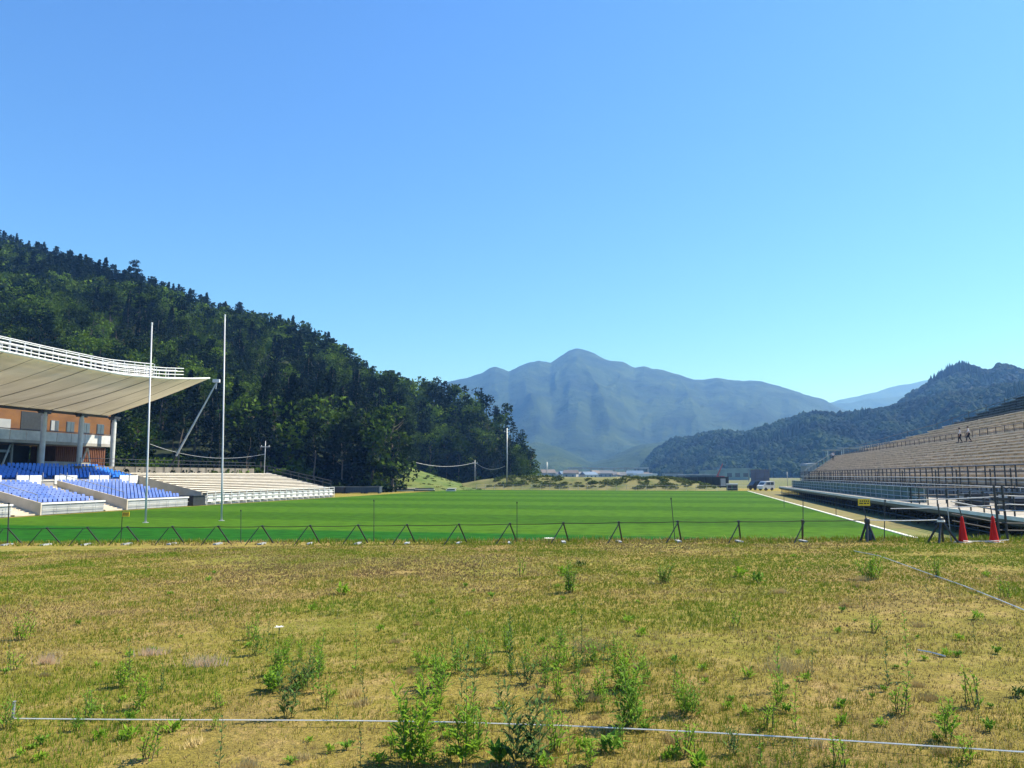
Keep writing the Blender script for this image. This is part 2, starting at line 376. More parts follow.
LOW = {'broad': [broad_crown(440, 13, 4.9, 12, s, 1.05) for s in (11, 12, 13, 14)], 'cedar': [conifer_crown(300, 15, 2.4, s, 1.05) for s in (15, 16, 17)], 'pine': [pine_crown(330, 13, 3.2, s, .95) for s in (18, 19)]}
def lowtrunk(h): 
    a = np.array([0, 2.1, 4.2]); v = [(math.cos(t)*r, math.sin(t)*r, z) for z, r in ((-.5, .2), (h, .08)) for t in (0, math.pi/2, math.pi, 1.5*math.pi)]
    return np.array(v), np.array([(0,1,5,4),(1,2,6,5),(2,3,7,6),(3,0,4,7)])
# scatter
cands = []
rs = random.Random(11)
tries = 0; cell = {}
while tries < 60000 and len(cands) < 2100:
    tries += 1
    p = rs.uniform(-240, 531); s = rs.uniform(0, 1.07)
    db, dr = float(dist_b(p)), float(dist_r(p)); d = db+(dr-db)*s
    if rs.random() > d/430: continue          # equal density over area
    x, y, z = (float(q) for q in hill_pt(p, s))
    k = (int(x//5.2), int(y//5.2))
    if any((x-q[0])**2+(y-q[1])**2 < 27 for dx in (-1, 0, 1) for dy in (-1, 0, 1) for q in cell.get((k[0]+dx, k[1]+dy), ())): continue
    cell.setdefault(k, []).append((x, y))
    nz = float(fbm(x, y, 60, 9))
    if s > .86: kd = 'pine' if rs.random() < .72 else 'cedar'
    elif p > 470: kd = 'broad'
    elif nz > .57: kd = rs.choice(['cedar', 'pine'])
    elif nz > .51: kd = rs.choice(['broad', 'cedar', 'pine'])
    else: kd = 'broad'
    sc_ = rs.uniform(.75, 1.12)
    if s > .86: sc_ *= .84
    if p > 480: sc_ *= .84
    cands.append((d, x, y, z, kd, sc_, p, s))
# hero front row near the grass knoll
for px, yb, top, kd in [(392,484,398,'broad'),(372,485,402,'broad'),(352,484,408,'broad'),(333,486,396,'broad'),(312,486,390,'broad'),(290,484,385,'cedar'),(268,484,392,'broad'),(247,482,388,'broad')]:
    d = 146+(px % 7); q = at_y(px, 484, d); hgt = (HZ-top)/F*d+CAMH
    cands.append((60, q.x, d, -.1, kd, hgt/13.2, px, 0))
for px in (522, 526, 516):
    q = at_y(px-5, 470, 228); cands.append((61, q.x, 228, 0, 'broad', {522:.8, 526:.6, 516:.95}[px], px, 0))
tries = 0; m0 = len(cands)
while tries < 9000 and len(cands) < m0+170:
    tries += 1; p = rs.uniform(402, 529); s = rs.uniform(0.02, 1.04)**.8; d = float(dist_b(p)+(dist_r(p)-dist_b(p))*s)
    x, y, z = (float(q) for q in hill_pt(p, s)); k = (int(x//5.2), int(y//5.2))
    if any((x-q[0])**2+(y-q[1])**2 < 12 for dx in (-1, 0, 1) for dy in (-1, 0, 1) for q in cell.get((k[0]+dx, k[1]+dy), ())): continue
    cell.setdefault(k, []).append((x, y)); cands.append((d, x, y, z, 'pine' if (s > .8 and p < 500 and rs.random() < .5) else 'broad', rs.uniform(.66, .88), p, s))
cands.sort(key=lambda c: c[0])
inview = [c for c in cands if -15 < c[6] < 540]
heroes = inview[:285]; hs = set(id(c) for c in heroes); rest = [c for c in cands if id(c) not in hs]
LBL = {'broad': ('broadleaf_tree', 'round crowned green broadleaf tree on the lower wooded slope of the left hill', 'broadleaf trees on the lower slope of the left hill'),
       'cedar': ('cedar_tree', 'dark pointed conifer tree on the lower wooded slope of the left hill', 'dark conifers on the lower slope of the left hill'),
       'pine': ('pine_tree', 'dark pine with clumped needles on the lower wooded slope of the left hill', 'pines on the lower slope of the left hill')}
def tree(c, label=None, group=None):
    d, x, y, z, kd, s, p, _ = c; nm, lb, gr = LBL[kd]; g = KIND[kd][rs.randrange(len(KIND[kd]))]
    t = thing(nm, label or lb, 'tree', (x, y, z), rs.uniform(0, 6.28), group or gr); t.scale = (s*rs.uniform(.9, 1.1), s*rs.uniform(.9, 1.1), s)
    link('crown', g[0], t); link('trunk', g[1], t); return t
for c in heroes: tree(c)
def merged(name, items, low, m, kindlabel):
    Vs = []; Fs = []; off = 0
    for c in items:
        d, x, y, z, kd, s, p, _ = c; V0, F0 = low[kd][rs.randrange(len(low[kd]))]; a = rs.uniform(0, 6.28); ca, sa = math.cos(a), math.sin(a)
        V = np.stack([(V0[:, 0]*ca-V0[:, 1]*sa)*s+x, (V0[:, 0]*sa+V0[:, 1]*ca)*s+y, V0[:, 2]*s+z], 1); Vs.append(V); Fs.append(F0+off); off += len(V)
        tv, tf = lowtrunk(12*s); Vs.append(tv+np.array([x, y, z])); Fs.append(tf+off); off += len(tv)
    o = link(name, npmesh(name, np.concatenate(Vs), np.concatenate(Fs), m)); tag(o, kindlabel[0], kindlabel[1], kind='stuff'); return o
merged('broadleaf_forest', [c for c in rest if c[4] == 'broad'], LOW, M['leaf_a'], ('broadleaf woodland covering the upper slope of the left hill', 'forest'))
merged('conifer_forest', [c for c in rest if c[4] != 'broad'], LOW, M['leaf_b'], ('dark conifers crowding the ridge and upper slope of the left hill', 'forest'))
# lone tall conifers that break the skyline
for px, py, kd, sc_, lb in [(125, 288, 'pine', 1.35, 'tallest dark pine breaking the skyline above the curved stand roof'),
                            (378, 381, 'cedar', .62, 'small pointed conifer alone in the dip of the ridge'),
                            (348, 366, 'pine', .95, 'flat topped pine with bare trunk at the notch in the ridge')]:
    x, y, z = (float(q) for q in hill_pt(px, .985)); cc = (0, x, y, z, kd, sc_, px, 1)
    tree(cc, lb, 'lone conifers on the skyline')

# distant ridges
def ridge(name, prof, dr, db, p0, p1, m, seed, spur=.35, npx=260, ns=70, pw=1.0, fine=6., treeh=0., spurs=90.):
    pf = interp(prof); drf = interp(dr); dbf = interp(db)
    def pt(p, s):
        p = np.asarray(p, float); s = np.asarray(s, float); D = dbf(p)+(drf(p)-dbf(p))*s
        hr = np.maximum(CAMH+(HZ-pf(p))/F*drf(p)-treeh, 0)
        x = (p-W/2)/F*D
        sc0 = float(np.mean(drf(p)))/F
        rd = 1-np.abs(2*fbm(p*1.0+s*25, s*60, spurs, seed, 3)-1)
        rd2 = 1-np.abs(2*fbm(p-s*18, s*90+50, spurs*.4, seed+4, 3)-1)
        env = np.sin(np.clip(s, 0, 1)*math.pi)
        h = hr*np.where(s < 1, np.clip(s, 0, 1)**pw, 1-(s-1)*1.5)
        h = h+hr*spur*env*((rd-.75)*1.1+(rd2-.75)*.5)
        h = h+(fbm(x, D, fine*6, seed+8, 5)-.5)*fine*1.7*np.clip(s*8, 0, 1)
        return x, D, np.where(s <= 0.0, -1., h)
    p = np.linspace(p0, p1, npx); s = np.linspace(0, 1.3, ns); A, B = np.meshgrid(p, s); X, Y, Z = pt(A, B)
    V = np.stack([X.ravel(), Y.ravel(), Z.ravel()], 1); i = (np.arange(ns-1)[:, None]*npx+np.arange(npx-1)[None]).ravel()
    o = link(name, npmesh(name, V, np.stack([i, i+1, i+npx+1, i+npx], 1), m, smooth=True)); tag(o, kind='structure')
    return pt, drf
def mount_mat(name, a, b_, c_, s1, s2):
    m, nt, b = newmat(name); L = nt.links; pos = nd(nt, 'ShaderNodeNewGeometry').outputs['Position']
    n = nd(nt, 'ShaderNodeTexNoise'); n.inputs['Scale'].default_value = s1; n.inputs['Detail'].default_value = 8; n.inputs['Roughness'].default_value = .65; L.new(pos, n.inputs['Vector'])
    r = nd(nt, 'ShaderNodeValToRGB'); e = r.color_ramp.elements; e[0].position = .40; e[0].color = (*a, 1); e[1].position = .66; e[1].color = (*c_, 1); q = e.new(.53); q.color = (*b_, 1)
    L.new(n.outputs[0], r.inputs[0]); L.new(r.outputs[0], b.inputs['Base Color']); b.inputs['Roughness'].default_value = .9; b.inputs['Specular IOR Level'].default_value = .1
    n2 = nd(nt, 'ShaderNodeTexNoise'); n2.inputs['Scale'].default_value = s2; n2.inputs['Detail'].default_value = 7; n2.inputs['Roughness'].default_value = .7; L.new(pos, n2.inputs['Vector'])
    bp = nd(nt, 'ShaderNodeBump'); bp.inputs['Distance'].default_value = .6/s2; L.new(n2.outputs[0], bp.inputs['Height']); L.new(bp.outputs[0], b.inputs['Normal']); return m
M['mt1'] = mount_mat('mountain_forest', (.008,.020,.008), (.022,.044,.014), (.042,.07,.02), .007, .028)
M['mt2'] = mount_mat('valley_woods', (.016,.036,.012), (.030,.056,.016), (.06,.09,.024), .006, .03)
ridge('far_mountain', [(780,404),(835,402),(870,394),(900,386),(935,379),(1000,372),(1080,376),(1200,400)], [(0,5200)], [(0,4000)], 770, 1250, M['mt1'], 31, .25, fine=14)
ridge('middle_far_mountain', [(800,402),(840,404),(865,400),(890,398),(930,392),(1000,390),(1100,395)], [(0,4200)], [(0,3500)], 800, 1150, M['mt1'], 37, .25, fine=12)
ridge('main_mountain', [(330,400),(400,392),(440,382.5),(460,378),(473,374.5),(482,372.5),(489,368),(495,366.7),(503,369),(509,372),(520,366),(530,360.5),(540,358.7),(551,362),(560,356),(569,350),(577,348),(587,350.5),(598,354),(606,358),(614,360),(624,361.5),(636,367.5),(645,366.5),(656,369),(675,373),(690,377),(707,379),(718,378),(730,381),(745,382),(763,381.5),(778,385),(795,390),(812,395),(827,400.5),(836,406),(870,420),(960,450)],
      [(0,3300),(1000,3000)], [(0,1800),(1000,1900)], 320, 960, M['mt1'], 41, .20, 460, 140, .9, 12, spurs=75.)
ridge('foothills', [(430,458),(500,450),(535,442),(555,446),(575,456),(592,463),(606,459),(622,452),(640,446),(665,440),(700,446),(800,452)], [(0,1750)], [(0,1150)], 420, 820, M['mt2'], 43, .35, 260, 60, .9, 8)
ptb, dbk = ridge('right_back_hill', [(880,425),(905,398),(925,385),(938,377),(952,369),(970,363),(982,366),(992,370),(1003,364),(1015,364),(1030,368),(1100,372),(1220,400)], [(0,1150)], [(0,860)], 870, 1250, M['forestfloor'], 47, .2, 160, 50, .8, 6, 9.)
ptf, dff = ridge('right_front_hill', [(636,477),(642,464),(655,449),(675,437),(700,432),(725,430),(745,431),(765,425),(790,418),(805,412),(815,410),(835,413),(860,409),(885,404),(910,399),(940,393),(980,387),(1024,380),(1120,370),(1260,365)],
                 [(600,1350),(800,1050),(1024,820),(1260,700)], [(600,1000),(800,720),(1024,560),(1260,480)], 632, 1260, M['forestfloor'], 53, .3, 200, 60, .9, 6, 9.)
# woodland canopy on the right hills: many small crowns
def ico():
    t = (1+5**.5)/2; v = np.array([(-1,t,0),(1,t,0),(-1,-t,0),(1,-t,0),(0,-1,t),(0,1,t),(0,-1,-t),(0,1,-t),(t,0,-1),(t,0,1),(-t,0,-1),(-t,0,1)], float); v /= np.linalg.norm(v[0])
    f = [(0,11,5),(0,5,1),(0,1,7),(0,7,10),(0,10,11),(1,5,9),(5,11,4),(11,10,2),(10,7,6),(7,1,8),(3,9,4),(3,4,2),(3,2,6),(3,6,8),(3,8,9),(4,9,5),(2,4,11),(6,2,10),(8,6,7),(9,8,1)]
    V = [tuple(q) for q in v]; Fo = []; cache = {}
    def mid(a, b):
        k = (min(a, b), max(a, b))
        if k not in cache:
            q = (np.array(V[a])+np.array(V[b])); q /= np.linalg.norm(q); V.append(tuple(q)); cache[k] = len(V)-1
        return cache[k]
    for a, b, c in f:
        x, y, z = mid(a, b), mid(b, c), mid(c, a); Fo += [(a, x, z), (b, y, x), (c, z, y), (x, y, z)]
    return np.array(V), np.array(Fo)
IV, IF = ico()
def canopy(name, pt, drf, p0, p1, n, label, seed, dens=1.):
    rg = np.random.default_rng(seed); var = []
    for k in range(5):
        v = IV*(1+rg.normal(0, .16, (len(IV), 1))); v = v*np.array([1, 1, 1.15]); var.append(v)
    for k in range(2):                              # pointed conifer
        v = IV*(1+rg.normal(0, .1, (len(IV), 1))); zz = (v[:, 2]+1)/2; v = np.stack([v[:, 0]*(1.1-zz)*.85, v[:, 1]*(1.1-zz)*.85, v[:, 2]*1.9+.6], 1); var.append(v)
    p = rg.uniform(p0, p1, n); s = np.concatenate([rg.uniform(0, 1.02, n-n//5), rg.uniform(.96, 1.03, n//5)]); X, Y, Z = pt(p, s)
    Vs = []; Fs = []; off = 0
    kk = rg.random(n); nz = fbm(X, Y, 90, seed)
    for j in range(n):
        c = 5+int(kk[j]*1.99) if nz[j] > .70 else int(kk[j]*4.99)
        r = rg.uniform(2.8, 5.2); a = rg.uniform(0, 6.28); ca, sa = math.cos(a), math.sin(a); v = var[c]
        Vs.append(np.stack([(v[:, 0]*ca-v[:, 1]*sa)*r+X[j], (v[:, 0]*sa+v[:, 1]*ca)*r+Y[j], v[:, 2]*r*1.1+Z[j]+r*.55], 1)); Fs.append(IF+off); off += len(v)
    o = link(name, npmesh(name, np.concatenate(Vs), np.concatenate(Fs), M['canopy'])); tag(o, label, 'woodland', kind='stuff')
canopy('hill_woodland', ptf, dff, 634, 1130, 8500, 'woodland covering the nearer hill on the right behind the big stand', 61)
canopy('peak_woodland', ptb, dbk, 885, 1130, 3200, 'dark woodland covering the humped hilltop at the far right', 62)

# ------------------------------------------------------------------ far berm, knoll
def berm_z(x, y):
    u, v = UV(x, y)
    a = ss(162, 172, v)*(1-ss(178, 200, v))
    b = ss(-62, -40, u)*(1-ss(-6, 9, u))
    return a*b*(2.1+1.1*fbm(x, y, 14, 21)) - .1*(1-np.clip(a*b*8, 0, 1))
bx = np.linspace(-70, 75, 150); by = np.linspace(140, 225, 90)
M['bermgrass'] = mat('berm_dry_grass', (.165,.155,.06), (.08,.105,.028), .95, .35, 7, lo=.4, hi=.66)
grid_obj('earth_bank', bx, by, berm_z, M['bermgrass'])
def knoll_z(x, y):
    c = at_y(392, 470, 178); d = np.sqrt(((x-c.x)/20)**2+((y-c.y)/20)**2)*(1+.25*(fbm(x, y, 8, 6)-.5))
    return 6.6*np.clip(1-d, -.02, 1)**1.1*1.0 if False else 5.6*np.exp(-d*d*2.2)-.35
kc = at_y(392, 470, 178)
M['knollgrass'] = mat('green_slope_grass', (.065,.11,.018), (.12,.15,.035), .9, .3, 6)
grid_obj('grass_knoll', np.linspace(kc.x-26, kc.x+26, 50), np.linspace(kc.y-34, kc.y+34, 50), knoll_z, M['knollgrass'])
M['meadow'] = mat('valley_meadow', (.07,.10,.025), (.15,.14,.05), .95, .05, 7)
grid_obj('valley_meadow', np.linspace(-150, 700, 60), np.linspace(190, 1000, 60), lambda x, y: .05+.5*fbm(x, y, 40, 3)*ss(190, 240, y)-.1*(1-ss(190, 200, y)), M['meadow'])
# shrubs along the berm, one low mass of scrub
rg = np.random.default_rng(5); Vs = []; Fs = []; off = 0
def shrubs(n, f, rlo, rhi, leafs=60, lf=.35):
    global off
    for j in range(n):
        x, y, z = f(); r = rg.uniform(rlo, rhi); d = rg.normal(size=(leafs, 3)); d /= np.linalg.norm(d, axis=1)[:, None]
        d[:, 2] = np.abs(d[:, 2]); C = np.array([x, y, z])+d*r*rg.uniform(.4, 1, (leafs, 1))*np.array([1.5, 1.1, .65]); v, f_ = leafquads(C, lf*r+.12, 0, rg); Vs.append(v); Fs.append(f_+off); off += len(v)
def fb():
    while 1:
        u = rg.uniform(-45, 5); v = rg.uniform(163, 178); p = P(u, v)
        if rg.random() < ss(.42, .6, float(vn(p.x, p.y, 7, 3))) and berm_z(p.x, p.y) > .3: return p.x, p.y, float(berm_z(p.x, p.y))
shrubs(340, fb, .25, .85)
def fk():
    x = kc.x+rg.uniform(-2, 24); y = kc.y+rg.uniform(-20, 2); return x, y, float(knoll_z(x, y))-.1
shrubs(150, fk, .15, .55)
o = link('scrub', npmesh('scrub', np.concatenate(Vs), np.concatenate(Fs), mat('scrub_leaf', (.055,.09,.022), (.14,.16,.045), .8, .3, 3, trans=.15))); tag(o, 'low green scrub dotted over the tan earth bank beyond the pitch', 'scrub', kind='stuff')

HAZE = 2.5e-4
Vs = []; Fs = []; off = 0
def fu():
    p = rg.uniform(-20, 405); s = rg.uniform(-.01, .07); x, y, z = hill_pt(p, s); return float(x), float(y)-3, max(float(z), 0)
shrubs(260, fu, .9, 2.4, 90, .36)
def fu2():
    p = rg.uniform(418, 531); s = rg.uniform(.0, .15); x, y, z = hill_pt(p, s); return float(x), float(y)-2, max(float(z), 0)
shrubs(80, fu2, .8, 1.8, 80, .36)
o = link('understory', npmesh('understory', np.concatenate(Vs), np.concatenate(Fs), M['leaf_a'])); tag(o, 'dark leafy undergrowth along the foot of the wooded left hill', 'undergrowth', kind='stuff')
# ------------------------------------------------------------------ left covered grandstand
def froot(name, label, cat, u=0, v=0, z=0, group=None): return thing(name, label, cat, P(u, v, z), root_rot, group)
G = froot('grandstand', 'covered grandstand with timber rooms under a curved pale membrane roof', 'grandstand', -66, 60)
U0, V0 = -66, 60
def L_(u, v, z): return (u-U0, v-V0, z)
zr = interp([(30,12.9),(45,12.75),(55,12.55),(62,12.5),(68,12.9),(72,13.35),(75.3,13.8)])
def roof_pt(a, v, t=0.):     # a 0 front .. 1 rear
    u = -52-14.3*a; vv = v+a*1.6*max(0, (v-70)/5.3)
    z = float(zr(v))*(1-a)+10.0*a-.2*math.sin(a*math.pi)+t
    return L_(u, vv, z)
mb = MB(); vs_ = np.linspace(30, 75.3, 46); As = np.linspace(0, 1.0, 12); vl = []
for lay in (0, .14):
    for v in vs_:
        for a in As: vl.append(roof_pt(a, v, lay))
na, nv = len(As), len(vs_); fl = []
for i in range(nv-1):
    for j in range(na-1):
        a = i*na+j; fl.append((a, a+1, a+na+1, a+na)); b = a+na*nv; fl.append((b, b+na, b+na+1, b+1))
for i in range(nv-1):
    for j in (0, na-1): a = i*na+j; fl.append((a, a+na, a+na+na*nv, a+na*nv))
for j in range(na-1):
    for i in (0, nv-1): a = i*na+j; fl.append((a, a+1, a+1+na*nv, a+na*nv))
mb.add(vl, fl); roof = mb.build('roof', M['membrane'], G, True)
M['seam'] = mat('grey_roof_seam', (.40,.36,.29), (.32,.29,.24), .8, 1)
for k, v in enumerate(np.arange(31.5, 75, 2.9)):
    q = MB(); r_ = .045 if k % 3 == 0 else .022
    q.tube([Vector(roof_pt(a, min(v+a*2.2, 75.2), -.03)) for a in np.linspace(.0, 1, 10)], r_, 5); q.build('rib', M['seam'], roof)
q = MB(); q.tube([Vector(roof_pt(0, v, .05))+Vector((.05, 0, 0)) for v in vs_], .11, 6); q.build('edge_beam', M['white'], roof)
q = MB(); q.tube([Vector(roof_pt(1, v, -.12)) for v in vs_], .16, 6); q.build('edge_beam', M['dark'], roof)
# catwalks with white railings near the front edge
for off, zz, v1, hh in ((.5, .25, 71.6, 1.0), (1.9, .55, 68.8, 1.15)):
    q = MB()
    vv = np.arange(31, v1+.1, .5)
    def fp(v, h, du=0): 
        a = off/14.3; p = Vector(roof_pt(a, v, 0)); return Vector((p.x+du, p.y, float(zr(v))-.0+zz+h-.1))
    for h in (0, .35, .68, hh): q.tube([fp(v, h) for v in vv[::3]]+[fp(vv[-1], h)], .045, 4)
    for h in (0, hh*.8): q.tube([fp(v, h, -.8) for v in vv[::3]], .045, 4)
    for v in np.arange(31, v1, 1.45): q.tube([fp(v, -.35), fp(v, hh)], .045, 4); q.tube([fp(v, -.35, -.8), fp(v, hh*.8, -.8)], .04, 4); q.tube([fp(v, 0), fp(v, 0, -.8)], .04, 4)
    q.build('railing', M['white'], roof)
for v in (77.7, 72.7, 67.6, 61, 55, 49):
    q = MB(); q.lathe([(.27, 3.2), (.27, 9.3), (.22, 9.3), (.22, 9.75)], 14, L_(-66, v, 0)); c = q.build('column', M['lightsteel'], G)
    x, y, _ = L_(-66, v, 0); MB().box(x-.45, x+.45, y-.5, y+.5, 9.7, 9.95).box(x-.1, x+.1, y-.75, y+.75, 9.55, 9.7).build('column_head', M['dark'], c)
def gbox(u0, u1, v0, v1, z0, z1): return MB().box(u0-U0, u1-U0, v0-V0, v1-V0, z0, z1)
gbox(-80, -66.9, 30, 82, 0, 3.9).build('podium', M['concrete'], G)
gbox(-80, -70.2, 30, 82, 6.6, 10.6).build('wall', M['wood'], G)
for v in (73.4, 75.7, 78.1, 80.4):
    w = gbox(-70.22, -70.13, v-.62, v+.52, 8.1, 9.3).build('window', M['bluegrey'], G)
    gbox(-70.14, -70.10, v-.56, v-.08, 8.16, 9.24).build('pane', M['curtain' if v < 74 else 'glass'], w); gbox(-70.14, -70.10, v-.02, v+.46, 8.16, 9.24).build('pane', M['glass'], w)
gbox(-70.25, -70.15, 68.8, 72.3, 6.8, 10.0).build('opening_shade', M['dark'], G)  # flat dark panel on the wall, painting the shade of an opening
gbox(-70.13, -69.9, 48, 67.3, 7.2, 9.0).build('glazing', M['curtain'], G)
b = gbox(-70.2, -67.2, 30, 78.8, 6.45, 6.75).build('balcony', M['concrete'], G)
for k in range(12):
    v0 = 78.7-(k+1)*2.0; gbox(-67.3, -67.2, v0+.05, v0+1.95, 6.76, 7.75).build('balcony_panel', M['lightsteel'], b)
q = MB(); q.tube([L_(-67.25, 30, 7.85), L_(-67.25, 78.7, 7.85)], .05, 5); q.build('handrail', M['dark'], b)
gbox(-76, -74, 30, 74, 3.9, 6.5).build('recess_shade', M['dark'], G)  # near-black colour paints the shade deep in the lower storey recess
q = gbox(-74, -70.6, 74.2, 81.9, 3.9, 6.44); w = q.build('timber_cladding', M['wood2'], G)
q = MB()
for k in range(26): v = 74.3+k*.29; q.box(-70.6-U0, -70.52-U0, v-V0, v+.1-V0, 3.95, 6.4)
q.build('batten', M['wood2'], w)
for v in (63.5, 66.8, 70.2):
    q = MB(); q.tube([L_(-69, v, 3.9), L_(-69, v, 6.45)], .13, 8); q.build('post', M['concrete'], G)
q = MB(); q.tube([L_(-68.6, 65.3, 3.9), L_(-69, 66.6, 6.3)], .1, 6); q.tube([L_(-69, 77.2, 6.3), L_(-69, 77.9, 3.9)], .09, 6); q.tube([L_(-69, 77.1, 6.3), L_(-69, 76.2, 3.9)], .09, 6); q.build('brace', M['lightsteel'], G)
gbox(-69.8, -69.2, 64.3, 67, 5.5, 5.75).build('duct', M['parapet'], G)
gbox(-66.8, -66.6, 68.5, 75, 3.9, 4.6).build('low_wall', M['concrete'], G)

# seats
def seat_mesh(m):
    q = MB(); q.add([(-.20,-.21,.40),(-.20,.21,.40),(.2,.19,.42),(.2,-.19,.42),(-.20,-.21,.44),(-.20,.21,.44),(.22,.19,.465),(.22,-.19,.465)], [(0,3,2,1),(4,7,6,5),(0,4,5,1),(1,5,6,2),(2,6,7,3),(3,7,4,0)])
    q.add([(-.20,-.19,.42),(-.20,.19,.42),(-.28,.17,.76),(-.28,-.17,.76),(-.24,-.19,.42),(-.24,.19,.42),(-.32,.14,.78),(-.32,-.14,.78)], [(0,1,2,3),(4,7,6,5),(0,4,5,1),(1,5,6,2),(2,6,7,3),(3,7,4,0)])
    q.box(-.16, .08, -.04, .04, 0, .4); return q.mesh('seat', m)
SM1 = seat_mesh(M['blue']); SM2 = seat_mesh(M['blue2'])
def seats(parent, pts, me, cap=100):       # pts local (x,y,z); nearest ones single
    near = sorted(pts, key=lambda p: (parent.matrix_basis @ Vector(p)).length)
    for p in near[:cap]: o = link('seat', me, parent); o.location = p
    rest = near[cap:]
    if rest:
        n = len(me.vertices); B = np.array([v.co[:] for v in me.vertices]); Fq = np.array([list(p.vertices) for p in me.polygons])
        V = np.concatenate([B+np.array(p) for p in rest]); Fc = np.concatenate([Fq+i*n for i in range(len(rest))])
        o = link('seat', npmesh('seat', V, Fc, me.materials[0]), parent); tag(o, kind='stuff')
def seat_block(v0, v1, label, stair, seatsm=SM2, has=True):
    t = froot('seating_block', label, 'seating block', -50.3, v0, 0, 'lower seating blocks in front of the covered grandstand')
    w = v1-v0; q = MB()
    for k in range(9): q.box(-(k+1)*.85, -k*.85, 0, w, -.0, .55+k*.175)
    q.build('terrace', M['concrete'], t)
    MB().box(.0, .14, 0, w, .02, .82).build('front_wall', M['parapet'], t)
    MB().box(-.05, .22, -.1, w+.1, .825, .96).build('coping', M['white'], t)
    q = MB()
    for y in np.arange(.05, w, 1.4): q.tube([(.3, y, 0), (.3, y, .80)], .025, 4)
    q.tube([(.3, 0, .45), (.3, w, .45)], .02, 4); q.build('railing', M['lightsteel'], t)
    if has:
        pts = []
        for k in range(9):
            for j in range(int(w/.5)): pts.append((-k*.85-.42, .25+j*.5, .55+k*.175+.002))
        seats(t, pts, seatsm)
    else:
        for k in range(3): MB().box(.18, .26, .2+k*1.5, 1.55+k*1.5, .1, .74).build('panel', M['white'], t)
    # stair with sloping side walls at the near end
    q = MB()
    for k in range(18): q.box(-(k+1)*.42, -k*.42, -stair+.2, -.16, -.0, .12+k*.115)
    q.build('stair', M['concrete2'], t)
    q = MB(); q.prism([(.3, -.14, 0), (.3, -.14, .95), (-7.4, -.14, 2.65), (-7.4, -.14, 0)], (0, .12, 0)); q.build('stair_wall', M['concrete2'], t)
    q = MB(); q.tube([(-.1, -.08, 1.6), (-7.2, -.08, 3.25)], .03, 5)
    for k in range(6): x = -.1-k*1.42; q.tube([(x, -.08, .95+k*.31), (x, -.08, 1.6+k*.33)], .025, 4)
    q.build('handrail', M['steel'], t); return t
seat_block(51.6, 58.4, 'lower block of blue seats nearest the left edge beside beige steps', 2.4)
seat_block(61.2, 70.0, 'lower block of blue seats next to the white bench stand', 2.6)
seat_block(42.6, 48.9, 'lower block with bare white front panels cut by the left edge of the photo', 2.0, has=False)
# upper tier of bright blue seats with white parapet panels
T = froot('upper_seating', 'raised tier of bright blue seats under the roof behind white panels', 'seating tier', -58.4, 40)
q = MB(); q.box(-.25, 0, 0, 33, 0, 2.75); q.build('retaining_wall', M['concrete'], T)
q = MB()
for k in range(7): q.box(-.25-(k+1)*.95, -.25-k*.95, 0, 33+k*.3, 0, 2.5+k*.18)
q.build('terrace', M['concrete'], T)
k = 0; y = 33-1.6
while y > 2:
    if k % 3 != 2: MB().box(.003, .06, y, y+1.3, 2.28, 3.12).build('parapet_panel', M['white'], T)
    k += 1; y -= 1.42
q = MB()
for y in np.arange(0.2, 33, 2.84): q.tube([(.05, y, 1.9), (.05, y, 3.4)], .035, 4)
q.tube([(.05, 0, 2.6), (.05, 33, 2.6)], .03, 4); q.build('railing', M['lightsteel'], T)
pts = []
for k in range(7):
    for j in range(int((33+k*.3)/.5)):
        if (j+k//9) % 15 < 13: pts.append((-.25-k*.95-.45, .3+j*.5, 2.5+k*.18+.002))
seats(T, pts, SM1)

# ------------------------------------------------------------------ white bench stand
BS = froot('bench_stand', 'low open stand of pale white bench rows behind a white railing', 'bench stand', -50, 73)
for k in range(12):
    z = 1.25+k*.185
    w1 = 29.5
    MB().box(-.6-(k+1)*.82, -.6-k*.82-.45, 0, w1, z-.25, z+.02).build('step', M['concrete2'], BS)
    MB().box(-.6-k*.82-.42, -.6-k*.82, 0.1, w1-.1, z+.03, z+.10).build('bench', M['offwhite'], BS)
q = MB(); q.prism([(-.55, -.13, 0), (-.55, -.13, 1.35), (-10.6, -.13, 3.55), (-10.6, -.13, 0)], (0, .1, 0)); q.build('side_wall', M['concrete2'], BS)
q = MB(); q.prism([(-.55, 29.53, 0), (-.55, 29.53, 1.35), (-10.6, 29.53, 3.55), (-10.6, 29.53, 0)], (0, .1, 0)); q.build('side_wall', M['concrete2'], BS)
MB().box(-.35, -.2, 0, 30, 0, .95).build('front_wall', M['parapet'], BS)
q = MB()
for y in np.arange(0, 30.1, 1.5):
    q.tube([(0, y, 0), (0, y, 1.45)], .05, 5)
for z in (.35, .8, 1.1, 1.4): q.tube([(0, 0, z), (0, 30, z)], .035, 5)
q.build('railing', M['white'], BS)
q = MB()
for y in np.arange(.75, 30, 1.5): q.box(-.14, -.08, y-.4, y+.4, .3, 1.05)
q.build('railing_panel', M['white'], BS)
q = MB()
for s_ in (0, 1):
    a = Vector((-.4, 29.75, 1.4)); b_ = Vector((-10.6, 29.75, 3.5))
    q.tube([a+Vector((0, 0, .5+.45*s_)), b_+Vector((0, 0, .5+.45*s_))], .05, 5)
for k in range(9): t_ = k/8; p = a.lerp(b_, t_); q.tube([p, p+Vector((0, 0, .95))], .05, 5)
q.tube([b_+Vector((0, 0, .95)), (-10.6, 0, 4.45)], .04, 5); q.build('handrail', M['dark'], BS)
MB().box(-2.5, .0, -2.3, -.5, 0, .98).box(-2.5, .1, -2.4, -.4, .983, 1.05).build('gate_box', M['dark'], BS)
